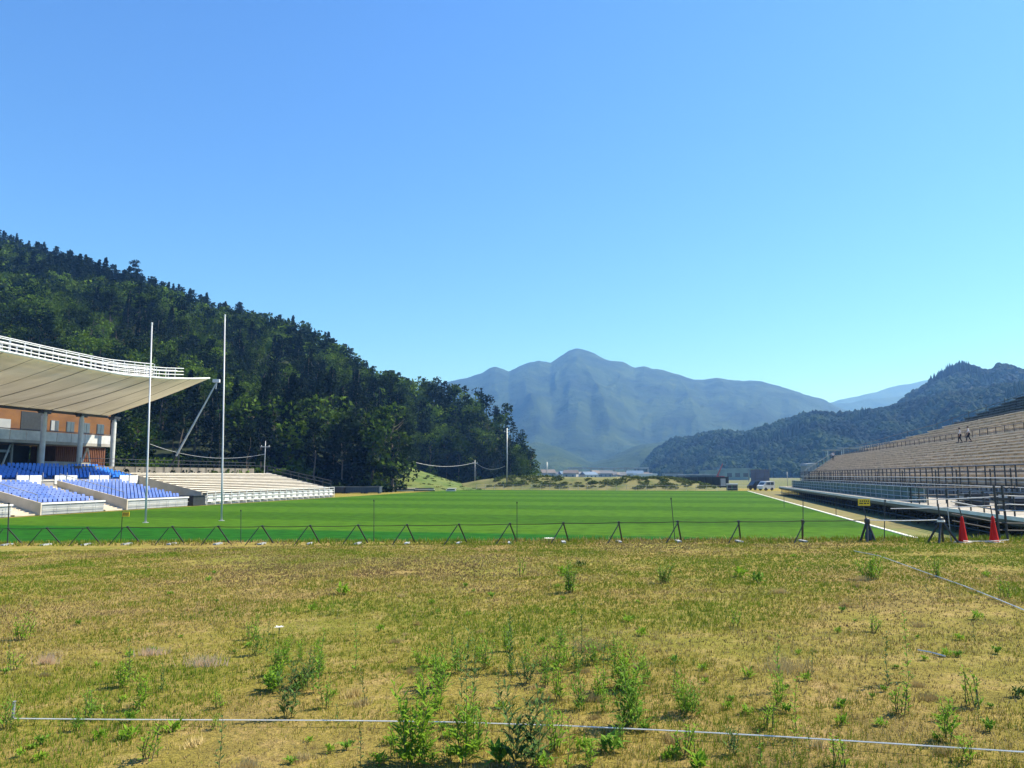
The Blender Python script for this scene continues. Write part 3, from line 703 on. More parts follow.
# dark low wall with shrubs behind
rw = froot('retaining_wall', 'low dark retaining wall running behind the white bench stand', 'wall', -63.5, 70)
MB().box(-.5, 0, 0, 34, 0, 4.1).build('wall', M['rubble'], rw); q = MB()
for y in np.arange(0, 34, 1.7): q.tube([(.1, y, 3.4), (.1, y, 5.0)], .04, 4)
for z in (4.5, 4.95): q.tube([(.1, 0, z), (.1, 34, z)], .03, 4)
q.build('railing', M['dark'], rw)
rg = np.random.default_rng(15); Vs = []; Fs = []; off = 0
def fh():
    p = P(-64.6+rg.normal(0, .3), rg.uniform(70, 106)); return p.x, p.y, 3.4
shrubs(70, fh, .5, 1.1)
o = link('hedge', npmesh('hedge', np.concatenate(Vs), np.concatenate(Fs), M['leaf_a'])); tag(o, 'ragged dark hedge of shrubs along the top of the wall behind the bench stand', 'hedge', kind='stuff')
# leaning boom
d_ = 97.; a = at_y(176, 456, d_); b_ = at_y(217, 382, d_+1)
LM = thing('leaning_mast', 'long pale pole leaning to the right behind the roof tip', 'mast', (a.x-1.2, a.y, 3.2))
rel = lambda p: Vector(p)-LM.location
MB().tube([rel(a), rel(b_)], .14, 8, 0, .09).build('boom', M['steel'], LM)
MB().tube([Vector((0, 0, 0)), rel(a)], .12, 6).build('stay', M['dark'], LM)
q = MB(); e = rel(b_); q.box(e.x-.5, e.x+.35, e.y-.2, e.y+.2, e.z-.05, e.z+.35); q.tube([e, e+Vector((-.1, 0, -.9))], .06, 5); q.build('boom_head', M['lightsteel'], LM)
q = MB().box(-.5, .5, -.5, .5, -3.2, .1); q.build('footing', M['concrete'], LM)

# ------------------------------------------------------------------ goal posts
for px, pt_, yb, yt, lb in ((145.5, 152, 523, 323, 'left one of the two tall white rugby goal uprights'), (221.5, 225, 521, 315, 'right one of the two tall white rugby goal uprights')):
    g = at_z(px, yb, 0); top = at_y(pt_, yt, g.y)
    t = thing('goal_upright', lb, 'goal post', (g.x, g.y, 0), group='rugby goal uprights'); t.rotation_euler = (0, math.atan((top.x-g.x)/top.z), 0)
    MB().lathe([(.068, 0), (.068, 3.2), (.058, 3.25), (.046, top.z)], 12).build('pole', M['postpaint'], t, True)
    MB().lathe([(.2, 0), (.2, .04), (.12, .06)], 12).build('base_socket', M['steel'], t)
    MB().lathe([(.062, top.z-.1), (.062, top.z+.03), (.02, top.z+.05)], 12).build('cap', M['white'], t)

# ------------------------------------------------------------------ right stand
S = froot('temporary_stand', 'huge temporary stand of weathered plank benches rising along the right side', 'grandstand', 21, 0)
SU = 21
def bl(v0, v1, u0, u1, z0, z1, mb=None): return (mb or MB()).box(u0-SU, u1-SU, v0, v1, z0, z1)
VS = 28.
rowv = random.Random(3)
def rows(n, u0, z0, du, dz, endf, mtop, mat_, dark=False):
    for k in range(n):
        u = u0+k*du; z = z0+k*dz; ve = endf(u); q = MB(); v = VS
        while v < ve:
            L = rowv.choice((1.8, 3.6, 3.6, 5.4)); e = min(v+L, ve); j = rowv.uniform(-.03, .03); w = rowv.uniform(-.02, .02)
            bl(v, e-rowv.choice((.03, .06, .35)), u+w, u+.3+w, z+.30+j, z+.43+j, q)
            v = e
        o_ = q.build('bench', M[mtop], S)
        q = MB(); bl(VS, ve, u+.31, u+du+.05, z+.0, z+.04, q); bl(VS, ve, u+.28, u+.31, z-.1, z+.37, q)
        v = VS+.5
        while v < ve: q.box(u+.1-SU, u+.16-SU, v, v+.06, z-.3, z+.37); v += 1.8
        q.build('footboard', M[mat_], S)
def end_low(u): return 158+(u-21)*2.6
end_up = interp([(32,186),(36,145),(37,131),(42.3,112)])
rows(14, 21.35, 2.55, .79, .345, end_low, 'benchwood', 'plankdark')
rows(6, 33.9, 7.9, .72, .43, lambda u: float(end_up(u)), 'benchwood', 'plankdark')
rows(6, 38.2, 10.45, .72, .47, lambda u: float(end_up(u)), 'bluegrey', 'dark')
q = MB(); bl(VS, 186, 32.4, 33.8, 7.25, 7.32, q); q.build('walkway', M['benchwood'], S)
def rail(parent, pts, z0, hts, step, r, m, name='railing', lat=0):
    q = MB(); d = 0
    for a, b_ in zip(pts[:-1], pts[1:]):
        a = Vector(a); b_ = Vector(b_); n = max(1, int((b_-a).length/step))
        for k in range(n+1): p = a.lerp(b_, k/n); q.tube([p+Vector((0, 0, z0)), p+Vector((0, 0, max(hts)+.02))], r*1.15, 4)
        for h in hts: q.tube([a+Vector((0, 0, h)), b_+Vector((0, 0, h))], r, 4)
    return q.build(name, m, parent)
rail(S, [(11.5, VS, 7.3), (11.5, 186, 7.3)], -.2, (.5, 1.05), 2.4, .035, M['dark'])
rail(S, [(12.75, VS, 7.9), (12.75, 170, 7.9)], 0, (.45, .95), 1.8, .022, M['plankdark'])
q = MB(); bl(VS, 158, 20.98, 21.2, 1.3, 2.2, q); bl(VS, 158, 20.9, 21.25, 2.62, 2.72, q)
q.build('fascia', M['parapet'], S)
q = MB()
v = VS
while v < 158:
    bl(v+.05, v+1.75, 20.88, 20.96, 1.35, 2.15, q); v += 1.8
q.build('fascia_panel', M['bluegrey'], S)
rail(S, [(-.25, VS, 2.4), (-.25, 160, 2.4)], -.9, (.55, 1.0, 1.42), 1.8, .045, M['dark'])
q = MB(); v = VS+.7
while v < 150:
    MB().tube([(-.35, v, 1.4), (-.35, v, 3.6)], .05, 4).build('scaffold_post', M['dark'], S); v += rowv.choice((2.7, 3.6, 4.5))
for z in (2.35, 2.95): q = MB(); q.tube([(-.42, VS, z), (-.42, 158, z)], .035, 5); q.build('rail', M['lightsteel'], S)
# scaffold tubes behind top and at the far end
q = MB()
for v in np.arange(VS, 112, 2.6):
    for u, z in ((42.6, 13.2),): q.tube([(u-SU, v, 0), (u-SU, v, z+.75)], .05, 4)
for z in (4, 7, 10, 13.0, 13.9): q.tube([(42.5-SU, VS, z), (42.5-SU, 112, z)], .05, 4)
for k in range(12):
    u = 21.5+k*.95; ve = end_low(u)
    q.tube([(u-SU, ve+.2, 0), (u-SU, ve+.2, 3.+(u-21)*.43+.8)], .035, 4)
for k in range(9):
    u = 33+k*1.05; ve = float(end_up(u)); zt = 8.3+(u-33)*.50
    q.tube([(u-SU, ve+.2, 0), (u-SU, ve+.2, zt+.9)], .035, 4)
a0 = [(u-SU, end_low(u)+.2, 2.9+(u-21)*.43) for u in np.linspace(21.4, 32.4, 10)]; a1 = [(u-SU, float(end_up(u))+.2, 8.0+(u-33)*.50) for u in np.linspace(32.5, 42.4, 12)]
for dz in (-.2, .9): q.tube([Vector(p)+Vector((0, 0, dz)) for p in a0+a1], .035, 4)
q.build('scaffold', M['dark'], S)
q = MB()
q.add([Vector(p)+Vector((0, 0, -.25)) for p in a0+a1]+[Vector((p[0], p[1], .02)) for p in a0+a1], [(i, i+1, i+1+len(a0+a1), i+len(a0+a1)) for i in range(len(a0+a1)-1)])
q.build('end_sheeting', M['bluegrey'], S)
# deck in front
D = froot('timber_deck', 'long pale boarded platform on dark scaffold legs in front of the right stand', 'platform', 14, 0)
q = MB(); v = VS
while v < 134:
    q.box(.02, 6.8, v, v+.23, 1.24, 1.30+rowv.uniform(-.006, .006)); v += .24 if v < 75 else .24
q.build('deck_boards', M['deck'], D)
MB().box(-.03, .015, VS, 134, 1.13, 1.31).build('edge_board', M['white'], D)
MB().box(-.02, 0.03, VS, 134, .92, 1.12).build('joist', M['dark'], D)
q = MB()
for v in np.arange(VS, 134, 1.8):
    for u in (0.2, 2.4, 4.6, 6.6): q.tube([(u, v, 0), (u, v, 1.22)], .035, 4)
    q.tube([(.2, v, .15), (4.6, v, 1.1)], .025, 4)
for u in (.2, 2.4, 4.6): 
    for z in (.35, .85): q.tube([(u, VS, z), (u, 134, z)], .03, 4)
q.build('scaffold_leg', M['dark'], D)
MB().box(3.2, 3.3, VS, 134, .0, 1.1).build('underdeck_shade', M['dark'], D)  # dark sheet added to stand for the shade under the deck
rail(D, [(.12, VS, 1.3), (.12, 56, 1.3)], 0, (.55, 1.05), 1.8, .035, M['dark'])
rail(D, [(.12, 56, 1.3), (6.5, 56.2, 1.3)], 0, (.55, 1.05), 1.8, .035, M['dark'])
rail(D, [(6.6, 56, 1.3), (6.6, 132, 1.3)], 0, (.6, 1.05), 1.8, .025, M['steel'])
# netting barrier along the farther deck
q = MB(); v = 58
NB = froot('netting_barrier', 'grey green netting barrier standing along the far part of the deck', 'barrier', 15.3, 57)
MB().box(-.03, .03, 0, 70, 1.31, 2.3).build('netting', M['greentarp'], NB)
rail(NB, [(-.1, 0, 1.3), (-.1, 70, 1.3)], 0, (.3, .65, 1.02), 2.0, .03, M['steel'])
# dark stacked gear on the deck behind the end rail
for (u, v, w, l, h, lb) in ((17.2, 47.5, 1.3, 2.4, .95, 'dark pile of stacked folding boards on the deck nearest the stand wall'), (16.3, 51.5, 1.2, 2.2, .75, 'dark crate with pale slats standing on the deck near its end rail')):
    t = froot('stacked_gear', lb, 'gear stack', u, v, 1.31)
    for k in range(5): MB().box(-w/2+.03*k, w/2, -l/2, l/2-.05*k, .02+k*h/5, .02+k*h/5+h/5*.7).build('board', M['dark' if k != 3 else 'parapet'], t)
    MB().box(-w/2-.05, w/2+.05, -l/2+.2, -l/2+.3, 0, h).build('strap', M['dark'], t)

# ------------------------------------------------------------------ people
def skin_mesh(verts, edges, radii, sub=2, root=0):
    me = bpy.data.meshes.new('tmp'); me.from_pydata(verts, edges, []); o = bpy.data.objects.new('tmp', me); COL.objects.link(o)
    o.modifiers.new('s', 'SKIN'); sv = me.skin_vertices[0].data
    for i, r in enumerate(radii): sv[i].radius = (r if isinstance(r, tuple) else (r, r))
    sv[root].use_root = True
    ms = o.modifiers.new('u', 'SUBSURF'); ms.levels = sub; ms.render_levels = sub
    dg = bpy.context.evaluated_depsgraph_get(); m2 = bpy.data.meshes.new_from_object(o.evaluated_get(dg))
    bpy.data.objects.remove(o); m2.polygons.foreach_set('use_smooth', [True]*len(m2.polygons)); return m2
def person(loc, rot, label, stride=.16, arm=.12, h=1.7):
    t = thing('person', label, 'person', loc, rot)
    s = stride
    J = dict(pel=(0,0,.93), wa=(0,0,1.08), ch=(.01,0,1.3), nk=(.015,0,1.46), hd=(.03,0,1.53), ht=(.03,0,1.66),
             hl=(0,.09,.90), kl=(s*.7,.10,.49), al=(s,.10,.09), tl=(s+.16,.11,.045), hr=(0,-.09,.90), kr=(-s*.2,-.10,.48), ar=(-s*1.2,-.10,.10), tr=(-s*1.2+.15,-.11,.04),
             sl=(0,.19,1.40), el=(-arm*.6,.24,1.13), wl=(arm*.3,.25,.9), sr=(0,-.19,1.40), er=(arm*.5,-.24,1.13), wr=(arm*1.4,-.24,.91))
    rad = dict(pel=(.13,.10), wa=(.125,.095), ch=(.15,.11), nk=.052, hd=.075, ht=.08, hl=.085, kl=.057, al=.04, tl=.04, hr=.085, kr=.057, ar=.04, tr=.04, sl=.055, el=.042, wl=.03, sr=.055, er=.042, wr=.03)
    ed = [('pel','wa'),('wa','ch'),('ch','nk'),('nk','hd'),('hd','ht'),('pel','hl'),('hl','kl'),('kl','al'),('al','tl'),('pel','hr'),('hr','kr'),('kr','ar'),('ar','tr'),('ch','sl'),('sl','el'),('el','wl'),('ch','sr'),('sr','er'),('er','wr')]
    J2 = dict(J); ed2 = list(ed); rad2 = dict(rad)
    for sd, sg in (('l', 1), ('r', -1)):       # hands with fingers
        w = Vector(J['w'+sd]); J2['h'+sd+'p'] = tuple(w+Vector((.01, 0, -.07))); rad2['h'+sd+'p'] = (.034, .018); ed2.append(('w'+sd, 'h'+sd+'p'))
    ks = list(J2); ix = {k: i for i, k in enumerate(ks)}
    me = skin_mesh([J2[k] for k in ks], [(ix[a], ix[b]) for a, b in ed2], [rad2[k] for k in ks]); me.materials.append(M['skin']); body = link('body', me, t)
    def sub(keys, scale, m, nm, moves={}):
        kk = [k for k in ks if k in keys]; jx = {k: i for i, k in enumerate(kk)}
        me = skin_mesh([moves.get(k, J2[k]) for k in kk], [(jx[a], jx[b]) for a, b in ed2 if a in jx and b in jx], [tuple(q*scale for q in (rad2[k] if isinstance(rad2[k], tuple) else (rad2[k],)*2)) for k in kk]); me.materials.append(m); return link(nm, me, t)
    sub(('pel','wa','ch','sl','el','sr','er'), 1.22, M['shirt'], 'shirt')
    sub(('pel','hl','kl','al','hr','kr','ar'), 1.25, M['trousers'], 'trousers', {'al': (s,.10,.12), 'ar': (-s*1.2,-.10,.13)})
    q = MB(); q.lathe([(.02,-.10),(.085,-.08),(.100,-.02),(.095,.04),(.06,.085),(.01,.10)], 12, (.015, 0, 1.635)); q.build('hair', M['hair'], t, True)
    q = MB()
    for sg in (-1, 1):
        x, y = (J['tl'] if sg > 0 else J['tr'])[0], .105*sg; q.box(x-.2, x+.09, y-.045, y+.045, -.0, .085)
    q.build('shoes', M['dark'], t)
    q = MB()     # nose, ears, eyes, fingers
    q.add([(.115,-.012,1.585),(.115,.012,1.585),(.14,0,1.578),(.112,0,1.625)], [(0,1,2),(0,2,3),(1,3,2),(0,3,1)])
    q.box(.02,.05,-.092,-.082,1.57,1.62); q.box(.02,.05,.082,.092,1.57,1.62)
    for sd, sg in (('l', 1), ('r', -1)):
        p = Vector(J['w'+sd])+Vector((.01, 0, -.10))
        for f in range(4): b0 = p+Vector((-.03+.02*f, 0, 0)); q.tube([b0, b0+Vector((.004, -.006*sg, -.035)), b0+Vector((.002, -.018*sg, -.065+.006*abs(f-1.5)))], .009, 5)
        q.tube([p+Vector((.03, -.005*sg, .04)), p+Vector((.055, -.012*sg, .01)), p+Vector((.058, -.02*sg, -.02))], .010, 5)
    fm = q.build('face_and_fingers', M['skin'], body)
    q = MB(); 
    for sg in (-1, 1): q.box(.098,.112, sg*.032-.012, sg*.032+.012, 1.605, 1.617)
    q.build('eyes', M['hair'], body)
    return t
def sttop(u): k = round((u-21.35)/.79); return 21.35+k*.79, 2.55+k*.345
for px, v, uu, lb, st, rz in ((956, 96, 29.9, 'left one of two people in white shirts and dark trousers walking on the stand', .17, 2.6),
                          (965, 95, 30.2, 'right one of two people in white shirts and dark trousers walking on the stand', .2, 2.5),
                          (829.5, 151, 28.4, 'lone person in white top and dark trousers far along the stand', .1, 1.2)):
    u, z = sttop(uu); u += .15; z += .40
    # slide along the row until seen at px
    best = min(np.arange(70, 175, .2), key=lambda v_: abs((P(u, v_).x/P(u, v_).y*F/1.007+512)-px))
    person(P(u, float(best), z+.035), rz, lb, st).scale = (1.04, 1.04, 1.04)

# ------------------------------------------------------------------ barricade frames and rope
VF = 24.0
def uf(px, v=24.0):
    t = (px-512)/F/1.0165; return v*(t*CP-SP)/(CP+SP*t)
apx = [7.5,46.5,87,127,172,218,262,310,358,407,459,510,563.5,619,678,739,803]
plane_dir = Vector((math.sin(R(19)), math.cos(R(19)), 0))
tops = []
where = {0:'nearest the left edge of the photo', 1:'second from the left edge', 2:'third from the left edge', 3:'below the small yellow sign on the left', 4:'just right of the left goal upright', 5:'at the foot of the right goal upright', 6:'next right from the right goal upright',
         7:'below the end of the white bench stand', 8:'below the dark containers', 9:'below the grassy knoll', 10:'left of the distant utility pole', 11:'under the distant utility pole', 12:'left of the frame before the white cloth', 13:'below the white greenhouse roofs', 14:'right beside the leaning dark stake', 15:'straight below the red crane', 16:'edge on beside the tall stake'}
for k, px in enumerate(apx):
    p = P(uf(px), VF); g = float(gz(p.x, p.y)); hh = .60
    t = thing('barricade_frame', 'dark A shaped barricade frame carrying the rope, '+where[k], 'barricade', (p.x, p.y, g), random.uniform(-.05, .05), 'dark A frames along the edge of the pitch')
    far = plane_dir*.62; near = -plane_dir*.42
    def gr(d): return float(gz(p.x+d.x, p.y+d.y))-g
    MB().tube([(0, 0, hh), (far.x, far.y, gr(far)-.02)], .025, 6).build('leg', M['dark'], t)
    MB().tube([(0, 0, hh-.02), (near.x, near.y, gr(near)-.02)], .016, 6).build('leg', M['dark'], t)
    MB().tube([(-.035, 0, hh+.01), (.035, 0, hh+.01)], .034, 8).build('joint', M['dark'], t)
    n3 = near; MB().box(-.06, .06, -.28, .28, 0, .05).build('base_bar', M['parapet'], t)
    bb = t.children[-1]; bb.location = (near.x*.6+.05, near.y*.6, gr(near*.5)+.01); bb.rotation_euler = (0, 0, R(-19)-.5)
    tops.append(Vector((p.x, p.y, g+hh)))
# rope
def sag(pts, amt, n=6):
    out = []
    for a, b_ in zip(pts[:-1], pts[1:]):
        for k in range(n): t = k/n; q = a.lerp(b_, t); q.z -= amt*4*t*(1-t); out.append(q)
    return out+[pts[-1]]
lp = P(uf(-45), VF); left_end = Vector((lp.x, lp.y, float(gz(lp.x, lp.y))+.62))
tp = [P(uf(868), VF), P(uf(942, VF-.6), VF-.6)]; tp = [Vector((p.x, p.y, float(gz(p.x, p.y))+h)) for p, h in zip(tp, (.6, .62))]
q = MB(); q.tube(sag([left_end]+tops+tp[:1], .015), .011, 4); tag(q.build('rope', M['black']), 'dark rope strung along the tops of the A frames at the pitch edge', 'rope')
q = MB(); q.tube(sag([tp[0], tp[1]], .02), .014, 4); tag(q.build('rope', M['string']), 'short pale rope between the sign stand and the splayed trestle on the right', 'rope')
# bulky stand with yellow sign, trestle
def stand(px, dv, label, legs, hh, sign=None):
    p = P(uf(px, VF+dv), VF+dv); g = float(gz(p.x, p.y)); t = thing('sign_stand' if sign else 'trestle', label, 'sign stand' if sign else 'trestle', (p.x, p.y, g))
    for a, r in legs:
        d = Vector((math.cos(a)*r, math.sin(a)*r, 0)); MB().tube([(0, 0, hh), (d.x, d.y, float(gz(p.x+d.x, p.y+d.y))-g-.02)], .032, 6).build('leg', M['dark'], t)
    MB().lathe([(.05, hh-.12), (.08, hh-.05), (.07, hh+.05), (.02, hh+.08)], 10).build('head', M['dark'], t)
    return t, p, g
t, p, g = stand(868, 0, 'dark weighted stand with small yellow sign board near the white strip end', ((.3, .2), (2.4, .22), (4.2, .28), (5.6, .2)), .58, True)
MB().lathe([(.07, .0), (.11, .05), (.10, .22), (.05, .3)], 12, (.03, 0, .02)).build('weight', M['container'], t)
MB().tube([(-.02, 0, .5), (-.06, .02, 1.02)], .014, 5).build('pole', M['dark'], t)
def yellow(parent, x, y, z, w=.34, h=.2):
    s_ = MB().box(x-w/2, x+w/2, y-.01, y+.01, z, z+h).build('sign_board', M['yellow'], parent)
    q = MB(); yy = y-.0135
    q.box(x-w*.42, x-w*.10, yy-.001, yy, z+h*.28, z+h*.42); q.box(x-w*.02, x+w*.16, yy-.001, yy, z+h*.26, z+h*.44); q.box(x+w*.22, x+w*.40, yy-.001, yy, z+h*.28, z+h*.42)
    for k in range(5): xx = x-w*.36+k*w*.17; q.box(xx, xx+w*.1, yy-.001, yy, z+h*.58, z+h*.76)
    q.build('lettering', M['signink'], s_)
yellow(t, -.07, -.02, 1.0)
t, p, g = stand(942, -.6, 'dark splayed trestle with tied white rope end left of the red cones', ((-.4, .40), (-2.3, .36), (2.6, .36), (1.0, .3), (.2, .5)), .62)
MB().lathe([(.10, .0), (.10, .05)], 10, (0, 0, .56)).build('rope_knot', M['string'], t)
q = MB().tube([(.30, .1, 0), (.26, .1, .95)], .012, 5); q.build('stake', M['steel'], t)
MB().tube([(-.02, 0, .6), (-.05, 0, 1.05)], .02, 5).build('post', M['dark'], t)
# left yellow sign on a thin stake
p = P(uf(121, VF+1.2), VF+1.2); g = float(gz(p.x, p.y)); t = thing('stake_sign', 'small yellow sign on a thin dark stake left of the goal uprights', 'sign', (p.x, p.y, g))
zt = at_y(121, 512, p.y).z-g
MB().tube([(0, 0, -.1), (0, 0, zt+.02)], .014, 5).build('stake', M['black'], t); yellow(t, .14, -.02, zt-.17, .26, .18)
# thin stakes standing beyond the rope
for px, yb, yt, dx, lb in ((8, 530, 503, 1, 'thick dark stake at the far left by the rope'), (241, 534, 510, 0, 'thin dark stake between the right goal upright and the bench stand'), (374, 524, 500, 0, 'thin dark stake below the dark containers'),
                       (517, 524, 502, 0, 'thin dark stake in front of the middle of the pitch'), (675, 533, 498, -4, 'leaning dark stake at the middle right of the pitch edge'), (803, 521, 495, 0, 'dark stake above the edge on frame near the white strip'),
                       (884, 522, 500, 1, 'dark stake just right of the yellow sign stand'), (836, 516, 497, 0, 'thin stake on dry ground left of the yellow sign'), (784, 508, 493, 0, 'thin stake beside the far part of the white strip')):
    p = P(uf(px, VF+.9), VF+.9)
    if yb < 520 and px > 700: p = at_z(px, yb, 0)
    g = float(gz(p.x, p.y)); top = at_y(px+dx, yt, p.y)
    q = MB(); r0 = .025 if px == 8 else .014*(1 if p.y < 40 else 1.8); q.tube([(0, 0, -.08), ((top.x-p.x)*.5, 0, (top.z-g)*.5), (top.x-p.x, 0, top.z-g)], r0, 6, 0, r0*.8); q.box(top.x-p.x-r0*1.3, top.x-p.x+r0*1.3, -r0*1.3, r0*1.3, top.z-g-.05, top.z-g+.01)
    o = q.build('stake', M['dark']); o.location = (p.x, p.y, g); tag(o, lb, 'stake')
# cones
for px, lb in ((963, 'left one of the two red traffic cones, with a thin bar through its tip'), (994, 'right one of the two red traffic cones')):
    p = P(uf(px, VF-.5), VF-.5); g = float(gz(p.x, p.y)); t = thing('traffic_cone', lb, 'traffic cone', (p.x, p.y, g), .4, 'red traffic cones')
    MB().lathe([(.118, .035), (.115, .07), (.092, .22), (.055, .5), (.036, .66), (.028, .70), (.022, .705)], 20).build('cone', M['red'], t, True)
    q = MB(); q.box(-.16, .16, -.16, .16, 0, .03); q.build('base', M['offwhite'], t)
    MB().tube([(0, 0, .68), (-.03, .02, .98 if px > 970 else .92)], .016, 6).build('pin', M['dark'], t)
p = P(uf(980, VF-.75), VF-.75); g = float(gz(p.x, p.y)); q = MB(); q.tube([(-.45, 0, .07), (-.2, .03, .05), (.3, 0, .06), (.75, -.02, .09)], .009, 5); o = q.build('bar', M['string']); o.location = (p.x, p.y, g); tag(o, 'pale bar lying between the bases of the two red cones', 'bar')
# dark railing posts at far right foreground
p = P(uf(1012, VF+.8), VF+.8); g = float(gz(p.x, p.y)); t = thing('scaffold_gate', 'dark scaffold frame at the right edge beyond the cones', 'scaffold', (p.x, p.y, g))
for dx in (-.35, -.12): MB().tube([(dx, 0, -.1), (dx-.06, 0, 1.5)], .032, 6).build('post', M['dark'], t)
for z in (.25, .45, .8): MB().tube([(-1.5, .3, z+.25), (-.3, 0, z), (1.2, -.1, z-.02)], .022, 5).build('rail', M['dark' if z < .7 else 'steel'], t)
MB().box(-.4, -.05, -.05, .05, 1.1, 1.16).build('clamp', M['dark'], t)
for z in (1.22, .98): MB().tube(sag([Vector((-3.2, .4, z-.14)), Vector((0, 0, z)), Vector((1.5, 0, z+.03))], .03), .014, 5).build('rail', M['lightsteel'], t)

# ------------------------------------------------------------------ white strings in the foreground
def gstr(pix, h, r, label):
    pts = []
    for px, py in pix: 
        p = ground_at(px, py+h*0); q = at_z(px, py, p.z+h); q.z = max(q.z, float(gz(q.x, q.y))+h*.5); pts.append(q)
    q = MB(); q.tube(pts, r, 5); tag(q.build('string', M['string']), label, 'string')
gstr([(14,718.5),(120,719.5),(240,720),(345,720.5),(450,722),(560,725.5),(680,731),(780,736.5),(900,744),(1024,752),(1100,758)], .05, .0052, 'white string stretched low across the whole foreground')
gstr([(834,543),(855,551),(880,556),(905,565),(930,574),(962,585),(995,598),(1024,610),(1080,634)], .03, .0085, 'white string running to the right edge behind the front weeds')
gstr([(918,650),(930,652),(945,656)], .02, .008, 'short scrap of pale string lying in the grass on the right')
o = MB().lathe([(.012, -.05), (.012, .12), (.016, .13)], 6).build('peg', M['steel']); p = ground_at(13, 719); o.location = p; tag(o, 'small peg holding the left end of the white string', 'peg')

# ------------------------------------------------------------------ far small things
def house(x, y, w, d, h, rw, rr, label, name='house', grp='distant houses in the valley', rot=0.):
    t = thing(name, label, 'house' if name == 'house' else name.replace('_', ' '), (x, y, -.02), rot, grp)
    MB().box(-w/2, w/2, -d/2, d/2, 0, h).build('wall', M[rw], t)
    MB().prism([(-w/2-.4, -d/2-.4, h), (w/2+.4, -d/2-.4, h), (w/2+.4, 0, h+d*.28), (-w/2-.4, 0, h+d*.28)], (0, .001, 0))
    q = MB(); q.add([(-w/2-.5, -d/2-.5, h-.1), (w/2+.5, -d/2-.5, h-.1), (w/2+.5, d/2+.5, h-.1), (-w/2-.5, d/2+.5, h-.1), (-w/2-.5, 0, h+d*.26), (w/2+.5, 0, h+d*.26)], [(0,1,5,4),(2,3,4,5),(0,4,3),(1,2,5),(0,3,2,1)]); q.build('roof', M[rr], t)
    q = MB(); n = max(2, int(w/3))
    for k in range(n): xx = -w/2+(k+.5)*w/n; MB().box(xx-.6, xx+.6, -d/2-.05, -d/2+.01, h*.45, h*.75).build('window', M['glass'], t)
    return t
hr = random.Random(21)
cols = [('wall1', 'roofgrey', 'pale walled house with dark grey roof'), ('wall1', 'roofblue', 'pale walled house with blue roof'), ('wall2', 'roofbrown', 'grey walled house with brown roof'), ('wall1', 'roofbrown', 'pale walled house with brown roof'), ('wall2', 'roofgrey', 'grey walled house with grey roof')]
for k in range(24):
    px = 538+k*4.6+hr.uniform(-1, 1); d = hr.choice((520, 600, 690, 760)); c = cols[k % 5]; x = (px-512)/F*d
    house(x, d, hr.uniform(8, 14), hr.uniform(7, 9), hr.uniform(2.8, 4.8), c[0], c[1], c[2]+' in the valley beyond the bank', rot=hr.uniform(-.5, .5), grp=c[2]+'s in the valley')
def wbuild(px0, px1, ytop, d, dep, wm, label, name='warehouse', roofm=None, ybot=None):
    x0 = (px0-512)/F*d; x1 = (px1-512)/F*d; zt = CAMH+(HZ-ytop)/F*d; t = thing(name, label, name.replace('_', ' '), ((x0+x1)/2, d, -.02)); w = x1-x0
    MB().box(-w/2, w/2, 0, dep, 0, zt*.86).build('wall', M[wm], t)
    q = MB(); q.prism([(-w/2-.3, -.3, zt*.862), (w/2+.3, -.3, zt*.862), (w/2-.3*0, -.3, zt), (-w/2, -.3, zt*.96)], (0, dep+.6, 0)); q.build('roof', M[roofm or wm], t)
    n = max(2, int(w/4))
    for k in range(n): xx = -w/2+(k+.5)*w/n; MB().box(xx-w/n*.3, xx+w/n*.3, -.06, -.003, zt*.3, zt*.6).build('window', M['glass'], t)
    return t
wbuild(637, 656, 473.5, 330, 12, 'white', 'long low white greenhouse roofs on the far bank', 'greenhouse', 'white')
wbuild(685, 715, 474, 300, 14, 'bluegrey', 'long low shed with pale roof behind the dark barrier', 'shed', 'parapet')
wbuild(704, 719, 470, 420, 14, 'wall3', 'pale greenish workshop left of the red crane', 'workshop', 'wall3')
wbuild(724, 748, 468, 430, 16, 'wall3', 'wide pale greenish hall right of the red crane', 'hall', 'wall3')
wbuild(805, 815, 463, 240, 5, 'wall2', 'small pale block building by the far end of the big stand', 'site_office', 'parapet')
wbuild(664, 682, 472.5, 480, 10, 'wall2', 'grey shed between the greenhouse and the dark barrier', 'storehouse', 'roofgrey')
# dark barrier
a = at_y(671, 478, 215); b_ = at_y(728, 484, 190)
t = thing('barrier_wall', 'long low black barrier on the bank at the far right of the pitch', 'barrier', (a.x, a.y, 0)); dd = b_-a
q = MB(); q.prism([(0, 0, .4), (dd.x, dd.y, .1), (dd.x, dd.y, 2.7), (0, 0, 2.55)], (0, .3, 0)); q.build('panel', M['dark'], t)
q = MB()
for k in range(9): p = dd*k/8; q.box(p.x-.12, p.x+.12, p.y-.3, p.y-.02, 0, 2.8)
q.build('post', M['dark'], t)
MB().box(dd.x-1.9, dd.x-.8, dd.y-.9, dd.y-.35, .5, 2.3).build('tank', M['parapet'], t)
# crane
p = at_y(719, 478, 390); t = thing('crane', 'small red crane with raised boom standing beyond the dark barrier', 'crane', (p.x, p.y, 0))
MB().box(-2.5, 2.5, -1.5, 1.5, .9, 2.6).build('cab', M['crane'], t); MB().box(-3, 3, -1.7, -1.0, 0, .9).box(-3, 3, 1.0, 1.7, 0, .9).build('track', M['dark'], t)
MB().tube([(-1, 0, 2.3), (2.1, 0, 8.8)], .42, 5, 0, .25).build('boom', M['crane'], t); MB().tube([(2.1, 0, 8.8), (2.15, 0, 4)], .05, 4).build('cable', M['dark'], t)
